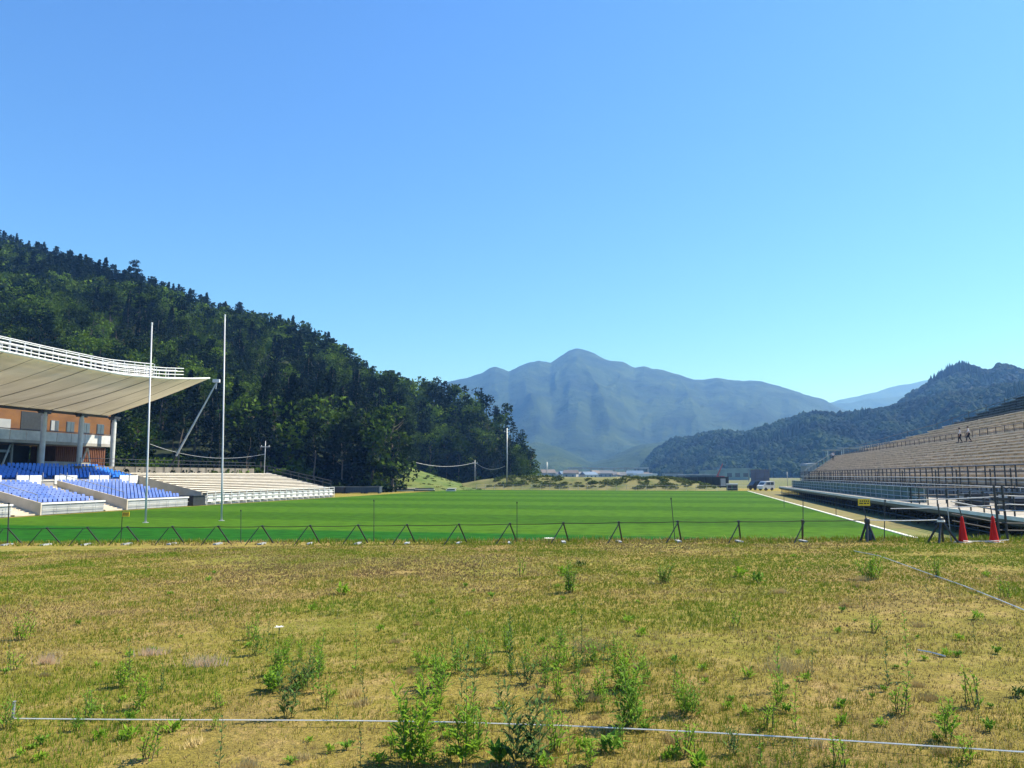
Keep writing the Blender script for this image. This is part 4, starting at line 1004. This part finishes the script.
# green cabins
for k, px in enumerate((729.5, 735)):
    p = at_z(px, 490.5, 0); t = thing('dugout', ('left' if k == 0 else 'right')+' one of the paired small green dugouts with dark openings and white tops', 'dugout', (p.x, p.y, 0), root_rot, 'green dugouts at the far end of the pitch')
    MB().box(-.55, .55, 0, 1, 0, .12).box(-.55, -.45, 0, 1, .12, 1.2).box(.45, .55, 0, 1, .12, 1.2).box(-.45, .45, .9, 1, .12, 1.2).build('shell', M['dugout'], t)
    MB().box(-.6, .6, -.1, 1.05, 1.2, 1.42).build('roof', M['white'], t); MB().box(-.44, .44, .3, .35, .15, 1.15).build('mouth_shade', M['dark'], t)  # inner dark sheet stands for the shade inside the dugout mouth
# vehicles at the far right corner
def van(px, py, rot, cm_, label, L=4.2, name='parked_van'):
    p = at_z(px, py, 0); t = thing(name, label, 'van', (p.x, p.y, 0), rot); w = 1.7
    prof = [(-L/2, .35), (L/2, .35), (L/2, .95), (L/2-.35, 1.15), (L/2-.95, 1.85), (-L/2+.1, 1.9), (-L/2, 1.7)]
    MB().prism([(x, -w/2, z) for x, z in prof], (0, w, 0)).build('body', cm_, t)
    for x in (-L/2+.75, L/2-.8):
        for y in (-w/2-.01, w/2-.17): q = MB(); q.prism([(x+.31*math.cos(a_), y, .31+.31*math.sin(a_)) for a_ in np.linspace(0, 6.28, 15)[:-1]], (0, .18, 0)); q.build('wheel', M['dark'], t)
    for y in (-w/2-.012, w/2): 
        for x0, x1 in ((-L/2+.25, -.5), (-.4, .5), (.6, L/2-.85)): MB().box(x0, x1, y, y+.012, 1.15, 1.7).build('window', M['glass'], t)
    q = MB(); q.add([(L/2-.33, -.7, 1.18), (L/2-.33, .7, 1.18), (L/2-.92, .65, 1.8), (L/2-.92, -.65, 1.8)], [(0,1,2,3)]); q.build('windscreen', M['glass'], t)
    return t
van(758, 490, R(200), M['dark'], 'dark van parked by the far corner of the pitch'); van(766, 490.5, R(205), M['white'], 'white van parked against the far end of the platform', 3.2)
# brown netted scaffold tower
p = at_y(760, 478, 300); t = thing('netted_scaffold', 'brown netted scaffold standing beyond the far corner of the pitch', 'scaffold', (p.x, p.y, 0))
MB().box(-3.5, 3.5, 0, .1, 0, 5.2).build('netting', M['hazed_net'], t); q = MB()
for x in np.linspace(-3.5, 3.5, 5): q.tube([(x, -.2, 0), (x, -.2, 5.6)], .09, 4); q.tube([(x, 3, 0), (x, 3, 5.6)], .09, 4)
for z in (2, 4): q.tube([(-3.5, -.2, z), (3.5, -.2, z)], .08, 4)
q.build('frame', M['roofbrown'], t)
# viaduct
t = thing('viaduct', 'long low road viaduct crossing the far valley', 'bridge', (((568-512)/F)*900, 900, 0)); Lb = 80/F*900
MB().box(0, Lb, 0, 9, 10.2, 11.6).build('deck', M['concrete'], t); q = MB()
for k in range(8): MB().box(k*Lb/7-.7+.7*(k == 0), k*Lb/7+.7, 3, 6, 0, 10.2).build('pier', M['concrete'], t)
MB().box(0, Lb, -.2, -.003, 11.3, 12.1).build('parapet', M['parapet'], t)
# utility poles and wires
def upole(px, yt, d, label, r=.14, arm=True, zb=0, yb=None):
    top = at_y(px, yt, d); t = thing('utility_pole', label, 'utility pole', (top.x, d, zb)); h = top.z-zb
    MB().tube([(0, 0, -.2), (0, 0, h)], r, 8, 0, r*.65).build('pole', M['steel'], t, True)
    if arm:
        MB().box(-.7, .7, -.05, .05, h-.9, h-.78).build('crossarm', M['steel'], t)
        for x in (-.55, .55): MB().lathe([(.05, 0), (.07, .06), (.04, .16)], 8, (x, 0, h-.78)).build('insulator', M['white'], t)
    return top
t1 = upole(507, 428, 172, 'tall pale utility pole standing against the end of the wooded hill', .16)
t2 = upole(265.5, 441, 112, 'thin pole with a lamp box behind the white bench stand', .07, True, 3)
t3 = upole(547, 462, 300, 'short dark pole far off in the valley', .2, False)
t4 = upole(475, 460, 200, 'short pole with a junction box in front of the dark wooded hollow', .1, True)
t5 = upole(787, 472, 150, 'slim lamp pole at the far tip of the big stand', .06, False)
def wire(a, b_, s_, label, r=.03):
    a = Vector(a); b_ = Vector(b_); q = MB(); q.tube(sag([a, b_], s_, 16), r, 4); tag(q.build('wire', M['lightsteel']), label, 'wire')
wire(at_y(505, 466, 172), at_y(475.5, 462.5, 200), 1.2, 'wire sagging from the tall pole to the short pole', .04)
wire(at_y(475, 462.5, 200), at_y(405, 459, 190), 1.4, 'wire sagging left from the short pole across the dark hollow', .045)
wire(at_y(265, 454, 112), at_y(150, 444, 108), 1.2, 'wire sagging behind the goal uprights above the bench stand', .03)
# containers / trucks and rubble beyond the bench stand
for px, w, col, lb in ((338, 2.6, 'dark', 'dark crate next to the end of the white bench stand'), (357, 3.6, 'container', 'left dark blue container below the trees'), (371, 3.4, 'container', 'right dark blue container below the trees')):
    p = at_z(px, 493, 0); p = Vector(((px-512)/F*134, 134, 0)); t = thing('container', lb, 'container', (p.x, p.y, 0), -.1, 'dark containers below the trees')
    MB().box(-w/2, w/2, 0, 1.8, .15, 1.05).build('body', M[col], t); q = MB()
    for k in range(9): x = -w/2+.15+k*(w-.3)/8; q.box(x-.04, x+.04, -.05, -.002, .2, 1.0)
    q.build('rib', M[col], t); MB().box(-w/2-.05, w/2+.05, -.08, 1.85, 1.053, 1.15).build('lid', M['bluegrey'], t)
    MB().box(-w/2+.1, -w/2+.3, .1, 1.7, 0, .148).box(w/2-.3, w/2-.1, .1, 1.7, 0, .148).build('skid', M['dark'], t)
for j, (px, w, lb) in enumerate(((408, 5, 'low pile of timber and pipes left of the knoll foot'), (425, 4, 'heap of pale pipes at the foot of the knoll'), (452, 2.2, 'small dark box on the bank right of the knoll'))):
    d = 150; t = thing('material_pile', lb, 'material pile', ((px-512)/F*d, d, 0))
    for k in range(7): z = .12+.22*(k//3); MB().tube([(-w/2+hr.uniform(0, .4), (k % 3)*.3, z), (w/2-hr.uniform(0, .5), (k % 3)*.3+.1, z+.02)], .11, 6).build('pipe', M['dark' if (k+j) % 2 else 'offwhite'], t)
# net fence posts along the far end of the pitch
t = froot('net_fence', 'row of thin posts with low netting along the far end of the pitch', 'fence', -45, 161)
q = MB()
for k in range(29): MB().tube([(k*2, 0, 0), (k*2, 0, 1.15)], .035, 4).build('post', M['steel'], t)
for z in (.5, 1.05): q.tube([(0, 0, z), (56, 0, z)], .02, 4)
q.build('rope', M['steel'], t)
# pale roofs peeking above the far end of the big stand
for px0, px1, yt, lb in ((826, 842, 449.5, 'left pale canopy frame rising behind the far end of the big stand'), (842, 862, 447.5, 'right pale canopy frame rising behind the far end of the big stand')):
    d = 235; x0 = (px0-512)/F*d; x1 = (px1-512)/F*d; z = CAMH+(HZ-yt)/F*d; t = thing('canopy_frame', lb, 'canopy', (x0, d, 0), group='canopy frames behind the big stand')
    MB().box(0, x1-x0-.1, 0, 4, z-.35, z).build('roof', M['parapet'], t)
    for x in (.2, x1-x0-.4): MB().box(x, x+.2, .2, .4, 0, z-.36).build('leg', M['lightsteel'], t)

# ------------------------------------------------------------------ weeds
def leaf(mb, p, dirv, L, w, droop=.3):
    d = Vector(dirv).normalized(); s = d.cross(Vector((0, 0, 1)));
    if s.length < .01: s = Vector((1, 0, 0))
    s.normalize(); p = Vector(p); m1 = p+d*L*.45+Vector((0, 0, L*.05)); tip = p+d*L-Vector((0, 0, L*droop))
    mb.add([p, m1+s*w/2, tip, m1-s*w/2, m1+Vector((0, 0, -w*.12))], [(0, 4, 1), (0, 3, 4), (4, 2, 1), (3, 2, 4)])
def weed(px, py, hpx, kind='leafy', wpx=None, col='weed_mid', label=None, seed=None, group=None):
    g = ground_at(px, py); dist = g.y; hh = hpx*dist/F; ww = (wpx or hpx*.5)*dist/F; rr = random.Random(seed or int(px*7+py*13))
    nm = {'leafy': 'leafy_weed', 'stalk': 'weed_stalk', 'low': 'low_weed', 'dry': 'dry_grass_tuft', 'flower': 'white_flower'}[kind]
    t = thing(nm, label, 'weed' if kind != 'flower' else 'flower', g, 0, group) ; ms = MB(); ml = MB()
    ls = max(.014, dist*.0021)
    if kind in ('leafy', 'stalk'):
        n = (max(6, int(ww/.026)) if kind == 'leafy' else rr.choice((1, 2))); n = min(n, 20)
        for k in range(n):
            b = Vector((rr.uniform(-.25, .25)*ww, rr.uniform(-.25, .25)*ww, -.01)); h = hh*(rr.uniform(.5, 1) if k else 1)
            e = Vector((b.x+rr.uniform(-.45, .45)*ww*(1 if kind == 'leafy' else .35), b.y+rr.uniform(-.35, .35)*ww, h)); mid = b.lerp(e, .5)+Vector((rr.uniform(-.02, .02), 0, .02))
            ms.tube([b, mid, e], ls*.17, 4, 0, ls*.09)
            nl = int((20 if kind == 'leafy' else 24)*max(.5, min(1.5, h/.3)))
            for j in range(nl):
                f = (j+1)/nl; q = b.lerp(mid, f*2) if f < .5 else mid.lerp(e, f*2-1); a = j*2.4+rr.uniform(-.3, .3)
                L = (hh*(.22 if kind == 'leafy' else .13)+.028)*(1.15-f*.6)*(1 if kind == 'leafy' else .8)*rr.uniform(.7, 1.2)
                leaf(ml, q, (math.cos(a), math.sin(a), rr.uniform(.35, 1.1)), L, max(L*(.19 if kind == 'leafy' else .32), ls*(.7 if kind == 'leafy' else 1.0)), rr.uniform(.0, .35))
    elif kind == 'low':
        for k in range(46):
            a = rr.uniform(0, 6.28); L = max(hh, ww*.4)*rr.uniform(.3, .75); leaf(ml, (rr.uniform(-.3, .3)*ww, rr.uniform(-.3, .3)*ww, rr.uniform(0, hh*.4)), (math.cos(a), math.sin(a), rr.uniform(.2, 1.9)), L, L*.28, rr.uniform(0, .3))
        ms.tube([(0, 0, -.01), (0, 0, hh*.5)], ls*.3, 4, 0, ls*.15)
    elif kind == 'dry':
        for k in range(130):
            a = rr.uniform(0, 6.28); q = Vector((rr.gauss(0, .25)*ww, rr.gauss(0, .14)*ww, -.005)); ml.add([q+Vector((-ls*.25, 0, 0)), q+Vector((ls*.25, 0, 0)), q+Vector((math.cos(a)*hh*.35, math.sin(a)*hh*.35, hh*rr.uniform(.5, 1)))], [(0, 1, 2)])
    elif kind == 'flower':
        ms.tube([(0, 0, -.01), (0, 0, hh*.8)], ls*.3, 4)
        for k in range(30): a = k*2.4; r = ww*.5*math.sqrt(k/30); q = Vector((r*math.cos(a), r*math.sin(a), hh*.8+rr.uniform(0, .01))); leaf(ml, q, (math.cos(a), math.sin(a), .6), ls*1.6, ls*1.1, .1)
    if ms.v: ms.build('stem', M['stem'], t)
    ml.build('petals' if kind == 'flower' else ('blades' if kind == 'dry' else 'leaves'), M['flower' if kind == 'flower' else ((col if col.startswith('g_') else 'g_red') if kind == 'dry' else col)], t)
    return t
B_, K_, N_ = 'weed_bright', 'weed_dark', 'weed_mid'
WL = [
 (22,640,27,'leafy',20,B_,'bright round bushy weed alone near the left edge'),
 (344,594,15,'low',13,B_,'small bright tuft of leaves in the open field left of centre'),
 (570,593,30,'leafy',16,N_,'upright dense green weed standing alone in the upper middle of the field'),
 (563,575,12,'low',10,B_,'small bright weed just behind the dense upright one'),
 (581,567,10,'low',11,K_,'small dark round weed behind the dense upright one'),
 (870,579,25,'leafy',22,B_,'wide pale green weed just left of the far white string'),
 (937,577,18,'leafy',12,B_,'narrow pale green weed on the far white string'),
 (757,583,14,'low',16,N_,'low dark leaved weed in the right middle of the field'),
 (740,577,13,'low',14,B_,'low bright weed left of the dark leaved one on the right'),
 (987,578,20,'stalk',10,B_,'slender pale weed near the right edge behind the far string'),
 (415,766,82,'leafy',44,B_,'largest bright bushy weed at the bottom, left of centre'),
 (466,765,70,'leafy',22,B_,'bright upright weed right of the largest bush at the bottom'),
 (470,722,82,'stalk',18,K_,'tall dark stalk rising behind the near string in the centre'),
 (525,766,72,'leafy',44,K_,'dense dark green weed clump at the bottom centre'),
 (500,764,30,'low',18,N_,'short leafy weed left of the dense dark clump at the bottom'),
 (566,768,46,'stalk',14,B_,'thin bright stalk at the bottom right of the dense dark clump'),
 (632,728,60,'leafy',36,N_,'broad leafy weed clump on the near string right of centre'),
 (628,690,46,'leafy',42,B_,'bright yellowish weed clump behind the broad one right of centre'),
 (611,752,26,'low',24,N_,'low weed in front of the near string right of centre'),
 (300,688,34,'leafy',36,K_,'wide dark weed clump in the left middle of the field'),
 (316,694,58,'stalk',20,N_,'taller weed at the right side of the wide dark clump'),
 (272,690,24,'low',16,N_,'small weed at the left side of the wide dark clump'),
 (97,720,26,'leafy',26,N_,'bushy weed growing through the near string on the left'),
 (10,728,28,'leafy',24,N_,'weed clump at the left end of the near string'),
 (129,682,38,'stalk',9,K_,'thin dark stalk in the left part of the field, left of another'),
 (161,692,28,'stalk',8,K_,'shorter thin dark stalk right of the first on the left'),
 (217,770,48,'stalk',16,K_,'dark prickly stalk at the bottom edge on the left'),
 (287,718,44,'leafy',18,K_,'grey green weed just above the near string, left of centre'),
 (350,672,44,'stalk',22,N_,'open spindly weed left of centre in the middle of the field'),
 (416,667,22,'leafy',22,B_,'compact bright weed left of the central stalks'),
 (452,664,34,'stalk',24,K_,'loose dark weed with three stems in the centre of the field'),
 (436,690,40,'leafy',30,N_,'grey green weed behind the tall central stalk'),
 (512,672,55,'stalk',12,K_,'tallest thin dark stalk in the centre of the field'),
 (528,684,28,'leafy',24,K_,'rounded dark weed at the foot of the tallest thin stalk'),
 (545,664,22,'leafy',20,B_,'bright low weed right of the tallest thin stalk'),
 (577,668,50,'stalk',14,K_,'dark stalk with a bushy foot right of centre'),
 (592,665,26,'leafy',24,N_,'loose green weed right of the dark stalk with bushy foot'),
 (890,686,50,'stalk',12,K_,'dark leafy stalk on the right, left one of a pair'),
 (911,682,66,'stalk',8,N_,'tall thin green stalk on the right, right one of a pair'),
 (780,690,52,'stalk',14,N_,'pale thin weed among dry grass on the right'),
 (813,674,24,'stalk',8,K_,'short dark stalk on the right side of the dry grass'),
 (795,738,56,'stalk',9,B_,'thin green stalk just behind the near string on the right'),
 (733,755,26,'leafy',14,K_,'dark weed at the near string on the right'),
 (760,770,34,'stalk',10,N_,'narrow weed at the bottom edge right of centre'),
 (700,770,24,'low',22,B_,'low bright weed at the bottom edge right of centre'),
 (1018,697,14,'low',14,K_,'small dark weed at the right edge of the photo'),
 (748,678,12,'low',10,B_,'tiny bright weed left of the dry grass on the right'),
 (665,583,18,'leafy',20,N_,'greyish weed in the upper field right of centre'),
 (8,662,22,'stalk',12,K_,'dark sprig at the left edge in the middle of the field'),
 (360,768,34,'stalk',12,K_,'dark sprig at the bottom left of the largest bush'),
 (205,666,14,'dry',40,'g_red','reddish dry grass tuft in the left part of the field'),
 (48,664,13,'dry',18,'g_red','small reddish dry grass tuft near the left edge'),
 (152,655,10,'dry',24,'g_red','faint reddish dry tuft left of the bigger one'),
 (790,672,20,'dry',60,'g_straw','wide patch of pale dry grass on the right'),
 (588,652,16,'dry',30,'g_straw','pale dry grass tuft behind the dark stalk right of centre'),
 (279,634,7,'flower',6,None,'single small white flower head in the left middle field'),
 (549,545,7,'flower',8,None,'white scrap of blossom at the pitch edge in the middle')]
for px, py, hp, kd, wp, cl, lb in WL: weed(px, py, hp, kd, wp, cl, lb)
# many small similar weeds, copied
protos = []
for k, (cl, kd, nm) in enumerate(((B_, 'low', 'small bright green weed low in the dry field'), (N_, 'low', 'small dull green weed low in the dry field'), (K_, 'stalk', 'small dark sprig standing in the dry field'), (B_, 'leafy', 'small bright leafy weed in the dry field'), ('g_straw', 'dry', 'small straw coloured tuft in the dry field'))):
    t = weed((960, 40, 980, 250, 930)[k], (640, 745, 720, 640, 700)[k], (9, 12, 20, 16, 9)[k], kd, (12, 15, 10, 14, 20)[k], cl, nm, group=nm+'s'); protos.append(t)
wr = random.Random(77)
for k in range(190):
    pr = protos[wr.choice((0, 0, 0, 1, 1, 2, 3, 4, 4))]; py = 556+212*wr.random()**.75; px = wr.uniform(5, 1020)
    g = ground_at(px, py); c = pr.copy(); COL.objects.link(c); c.location = g; s_ = wr.uniform(.5, 1.15)*(1 if py > 620 else 1.2); c.scale = (s_, s_, s_*wr.uniform(.8, 1.3)); c.rotation_euler = (0, 0, wr.uniform(0, 6.28))
    for ch in pr.children: d = ch.copy(); COL.objects.link(d); d.parent = c

slim = []
for k, (cl, kd, nm) in enumerate(((B_, 'leafy', 'slender bright weed among the central weeds of the field'), (N_, 'leafy', 'slender green weed among the central weeds of the field'), (K_, 'stalk', 'slender dark stalk among the central weeds of the field'))):
    slim.append(weed((560, 486, 600)[k], (700, 668, 688)[k], (38, 30, 42)[k], kd, (14, 16, 12)[k], cl, nm, group=nm.replace('weed among', 'weeds among').replace('stalk among', 'stalks among')))
for k in range(58):
    pr = slim[wr.choice((0, 0, 1, 1, 2))]; cx, cy, sx, sy = wr.choice(((520, 672, 75, 16), (520, 672, 75, 16), (480, 735, 90, 22), (640, 700, 40, 25), (310, 680, 35, 18), (820, 700, 120, 35), (90, 700, 60, 30)))
    px = min(1015, max(5, wr.gauss(cx, sx))); py = min(766, max(590, wr.gauss(cy, sy))); c = pr.copy(); COL.objects.link(c); c.location = ground_at(px, py); s_ = wr.uniform(.45, 1.0); c.scale = (s_, s_, s_*wr.uniform(.8, 1.2)); c.rotation_euler = (wr.uniform(-.1, .1), wr.uniform(-.1, .1), wr.uniform(0, 6.28))
    for ch in pr.children: d = ch.copy(); COL.objects.link(d); d.parent = c

# ------------------------------------------------------------------ grass blades over the foreground
def blades(name, N, label, hlo, hhi, wlo, zlo, zhi, nb=4, seed=1, edge=False):
    rg = np.random.default_rng(seed); 
    if edge:
        u = rg.uniform(-30, 22, N); v = EDGE-rg.random(N)**2*2.2+.6; x = u*CP+v*SP; y = -u*SP+v*CP
    else:
        y = zlo+(zhi-zlo)*rg.random(N)**1.05; x = rg.uniform(-1, 1, N)*(.74*y+1.2); u, v = UV(x, y)
        k = v < EDGE+.5; x, y = x[k], y[k]
    patch = fbm(x, y, 1.6, 4, 4); big = fbm(x, y, 7, 8, 3); keep = rg.random(len(x)) < ss(.25, .42, patch)*.62+.38
    patch = patch*.72+fbm(x, y, .35, 11, 2)*.28
    x, y, patch, big = x[keep], y[keep], patch[keep], big[keep]; n = len(x)
    x = np.repeat(x, nb)+rg.normal(0, .012, n*nb); yy = np.repeat(y, nb)+rg.normal(0, .012, n*nb); patch = np.repeat(patch, nb); big = np.repeat(big, nb)
    z = gz(x, yy)-.004; h = rg.uniform(hlo, hhi, n*nb)*(.25+1.5*patch*rg.uniform(.5, 1.2, n*nb)); a = rg.uniform(0, 6.28, n*nb); w = wlo*(.55+yy*.16)
    lean = rg.uniform(.05, .6, n*nb)*h; b = rg.uniform(0, 6.28, n*nb)
    p0 = np.stack([x-np.cos(b)*w/2, yy-np.sin(b)*w/2, z], 1); p1 = np.stack([x+np.cos(b)*w/2, yy+np.sin(b)*w/2, z], 1); p2 = np.stack([x+np.cos(a)*lean, yy+np.sin(a)*lean, z+h], 1)
    V = np.stack([p0, p1, p2], 1).reshape(-1, 3); Fc = np.arange(len(V)).reshape(-1, 3)
    q = patch*.6+big*.4+rg.normal(0, .085, len(x))+.035*ss(11, 5, yy) if False else (patch-.5)*1.0+(big-.5)*.6+.5+rg.normal(0, .075, len(x))+.05*(1-ss(5, 12, yy)); 
    if edge: q = q+.03
    mi = np.where(q > .60, 3, np.where(q > .52, 0, np.where(q > .44, 1, np.where(q > .36, 2, 4)))); rr_ = rg.random(len(x)); mi = np.where(rr_ < .06, 2, np.where(rr_ < .10, 4, np.where(rr_ > .965, 3, mi)))
    o = link(name, npmesh(name, V, Fc, [M['g_green'], M['g_olive'], M['g_straw'], M['g_lush'], M['g_brown']], mi)); tag(o, label, 'grass', kind='stuff')
blades('field_grass', 185000, 'short patchy olive and straw coloured grass of the near field', .018, .055, .004, 3.2, 25.5, 4, 1)
blades('edge_grass', 5000, 'longer ragged grass along the edge between field and pitch', .05, .17, .006, 0, 0, 4, 2, True)

# ------------------------------------------------------------------ haze
HB = MB().box(-2500, 4500, -800, 6400, -3, 660)
hm = bpy.data.materials.new('haze'); hm.use_nodes = True; nt = hm.node_tree; nt.nodes.clear()
out = nt.nodes.new('ShaderNodeOutputMaterial'); pv = nt.nodes.new('ShaderNodeVolumePrincipled'); pv.inputs['Color'].default_value = (.165, .41, 1.0, 1); pv.inputs['Absorption Color'].default_value = (1, 1, 1, 1); pv.inputs['Density'].default_value = HAZE
pv.inputs['Anisotropy'].default_value = .2
nt.links.new(pv.outputs[0], out.inputs['Volume']); o = HB.build('haze', hm); tag(o, 'pale blue air haze filling the valley', 'haze', kind='stuff')

# ------------------------------------------------------------------ light
SAZ, SEL = R(70), R(50)          # azimuth clockwise from the view direction (towards +X)
sd = bpy.data.lights.new('sun', 'SUN'); sd.energy = 5.0; sd.angle = R(.5); sd.color = (1, .94, .80)
so = bpy.data.objects.new('sun', sd); COL.objects.link(so)
dirv = Vector((math.sin(SAZ)*math.cos(SEL), math.cos(SAZ)*math.cos(SEL), math.sin(SEL))); so.rotation_euler = dirv.to_track_quat('Z', 'Y').to_euler(); so.location = (50, 20, 80)
w = bpy.data.worlds.new('World'); sc.world = w; w.use_nodes = True; nt = w.node_tree; bg = nt.nodes['Background']
sk = nt.nodes.new('ShaderNodeTexSky'); sk.sky_type = 'NISHITA'; sk.sun_disc = False; sk.sun_elevation = SEL; sk.sun_rotation = SAZ; sk.altitude = 0; sk.air_density = 1.0; sk.dust_density = .3; sk.ozone_density = 3.0
tn = nt.nodes.new('ShaderNodeMix'); tn.data_type = 'RGBA'; tn.blend_type = 'MULTIPLY'; tn.inputs[0].default_value = 1; tn.inputs[7].default_value = (.48, .82, 1.25, 1); nt.links.new(sk.outputs[0], tn.inputs[6]); nt.links.new(tn.outputs[2], bg.inputs[0]); bg.inputs[1].default_value = .095
sc.view_settings.view_transform = 'Standard'; sc.view_settings.look = 'None'; sc.view_settings.exposure = 1.0; sc.view_settings.gamma = 1; sc.view_settings.use_curve_mapping = False
try:
    sc.cycles.max_bounces = 6; sc.cycles.diffuse_bounces = 3; sc.cycles.volume_bounces = 0; sc.cycles.transparent_max_bounces = 8; sc.cycles.use_denoising = True
    sc.cycles.sample_clamp_indirect = 6
except Exception: pass
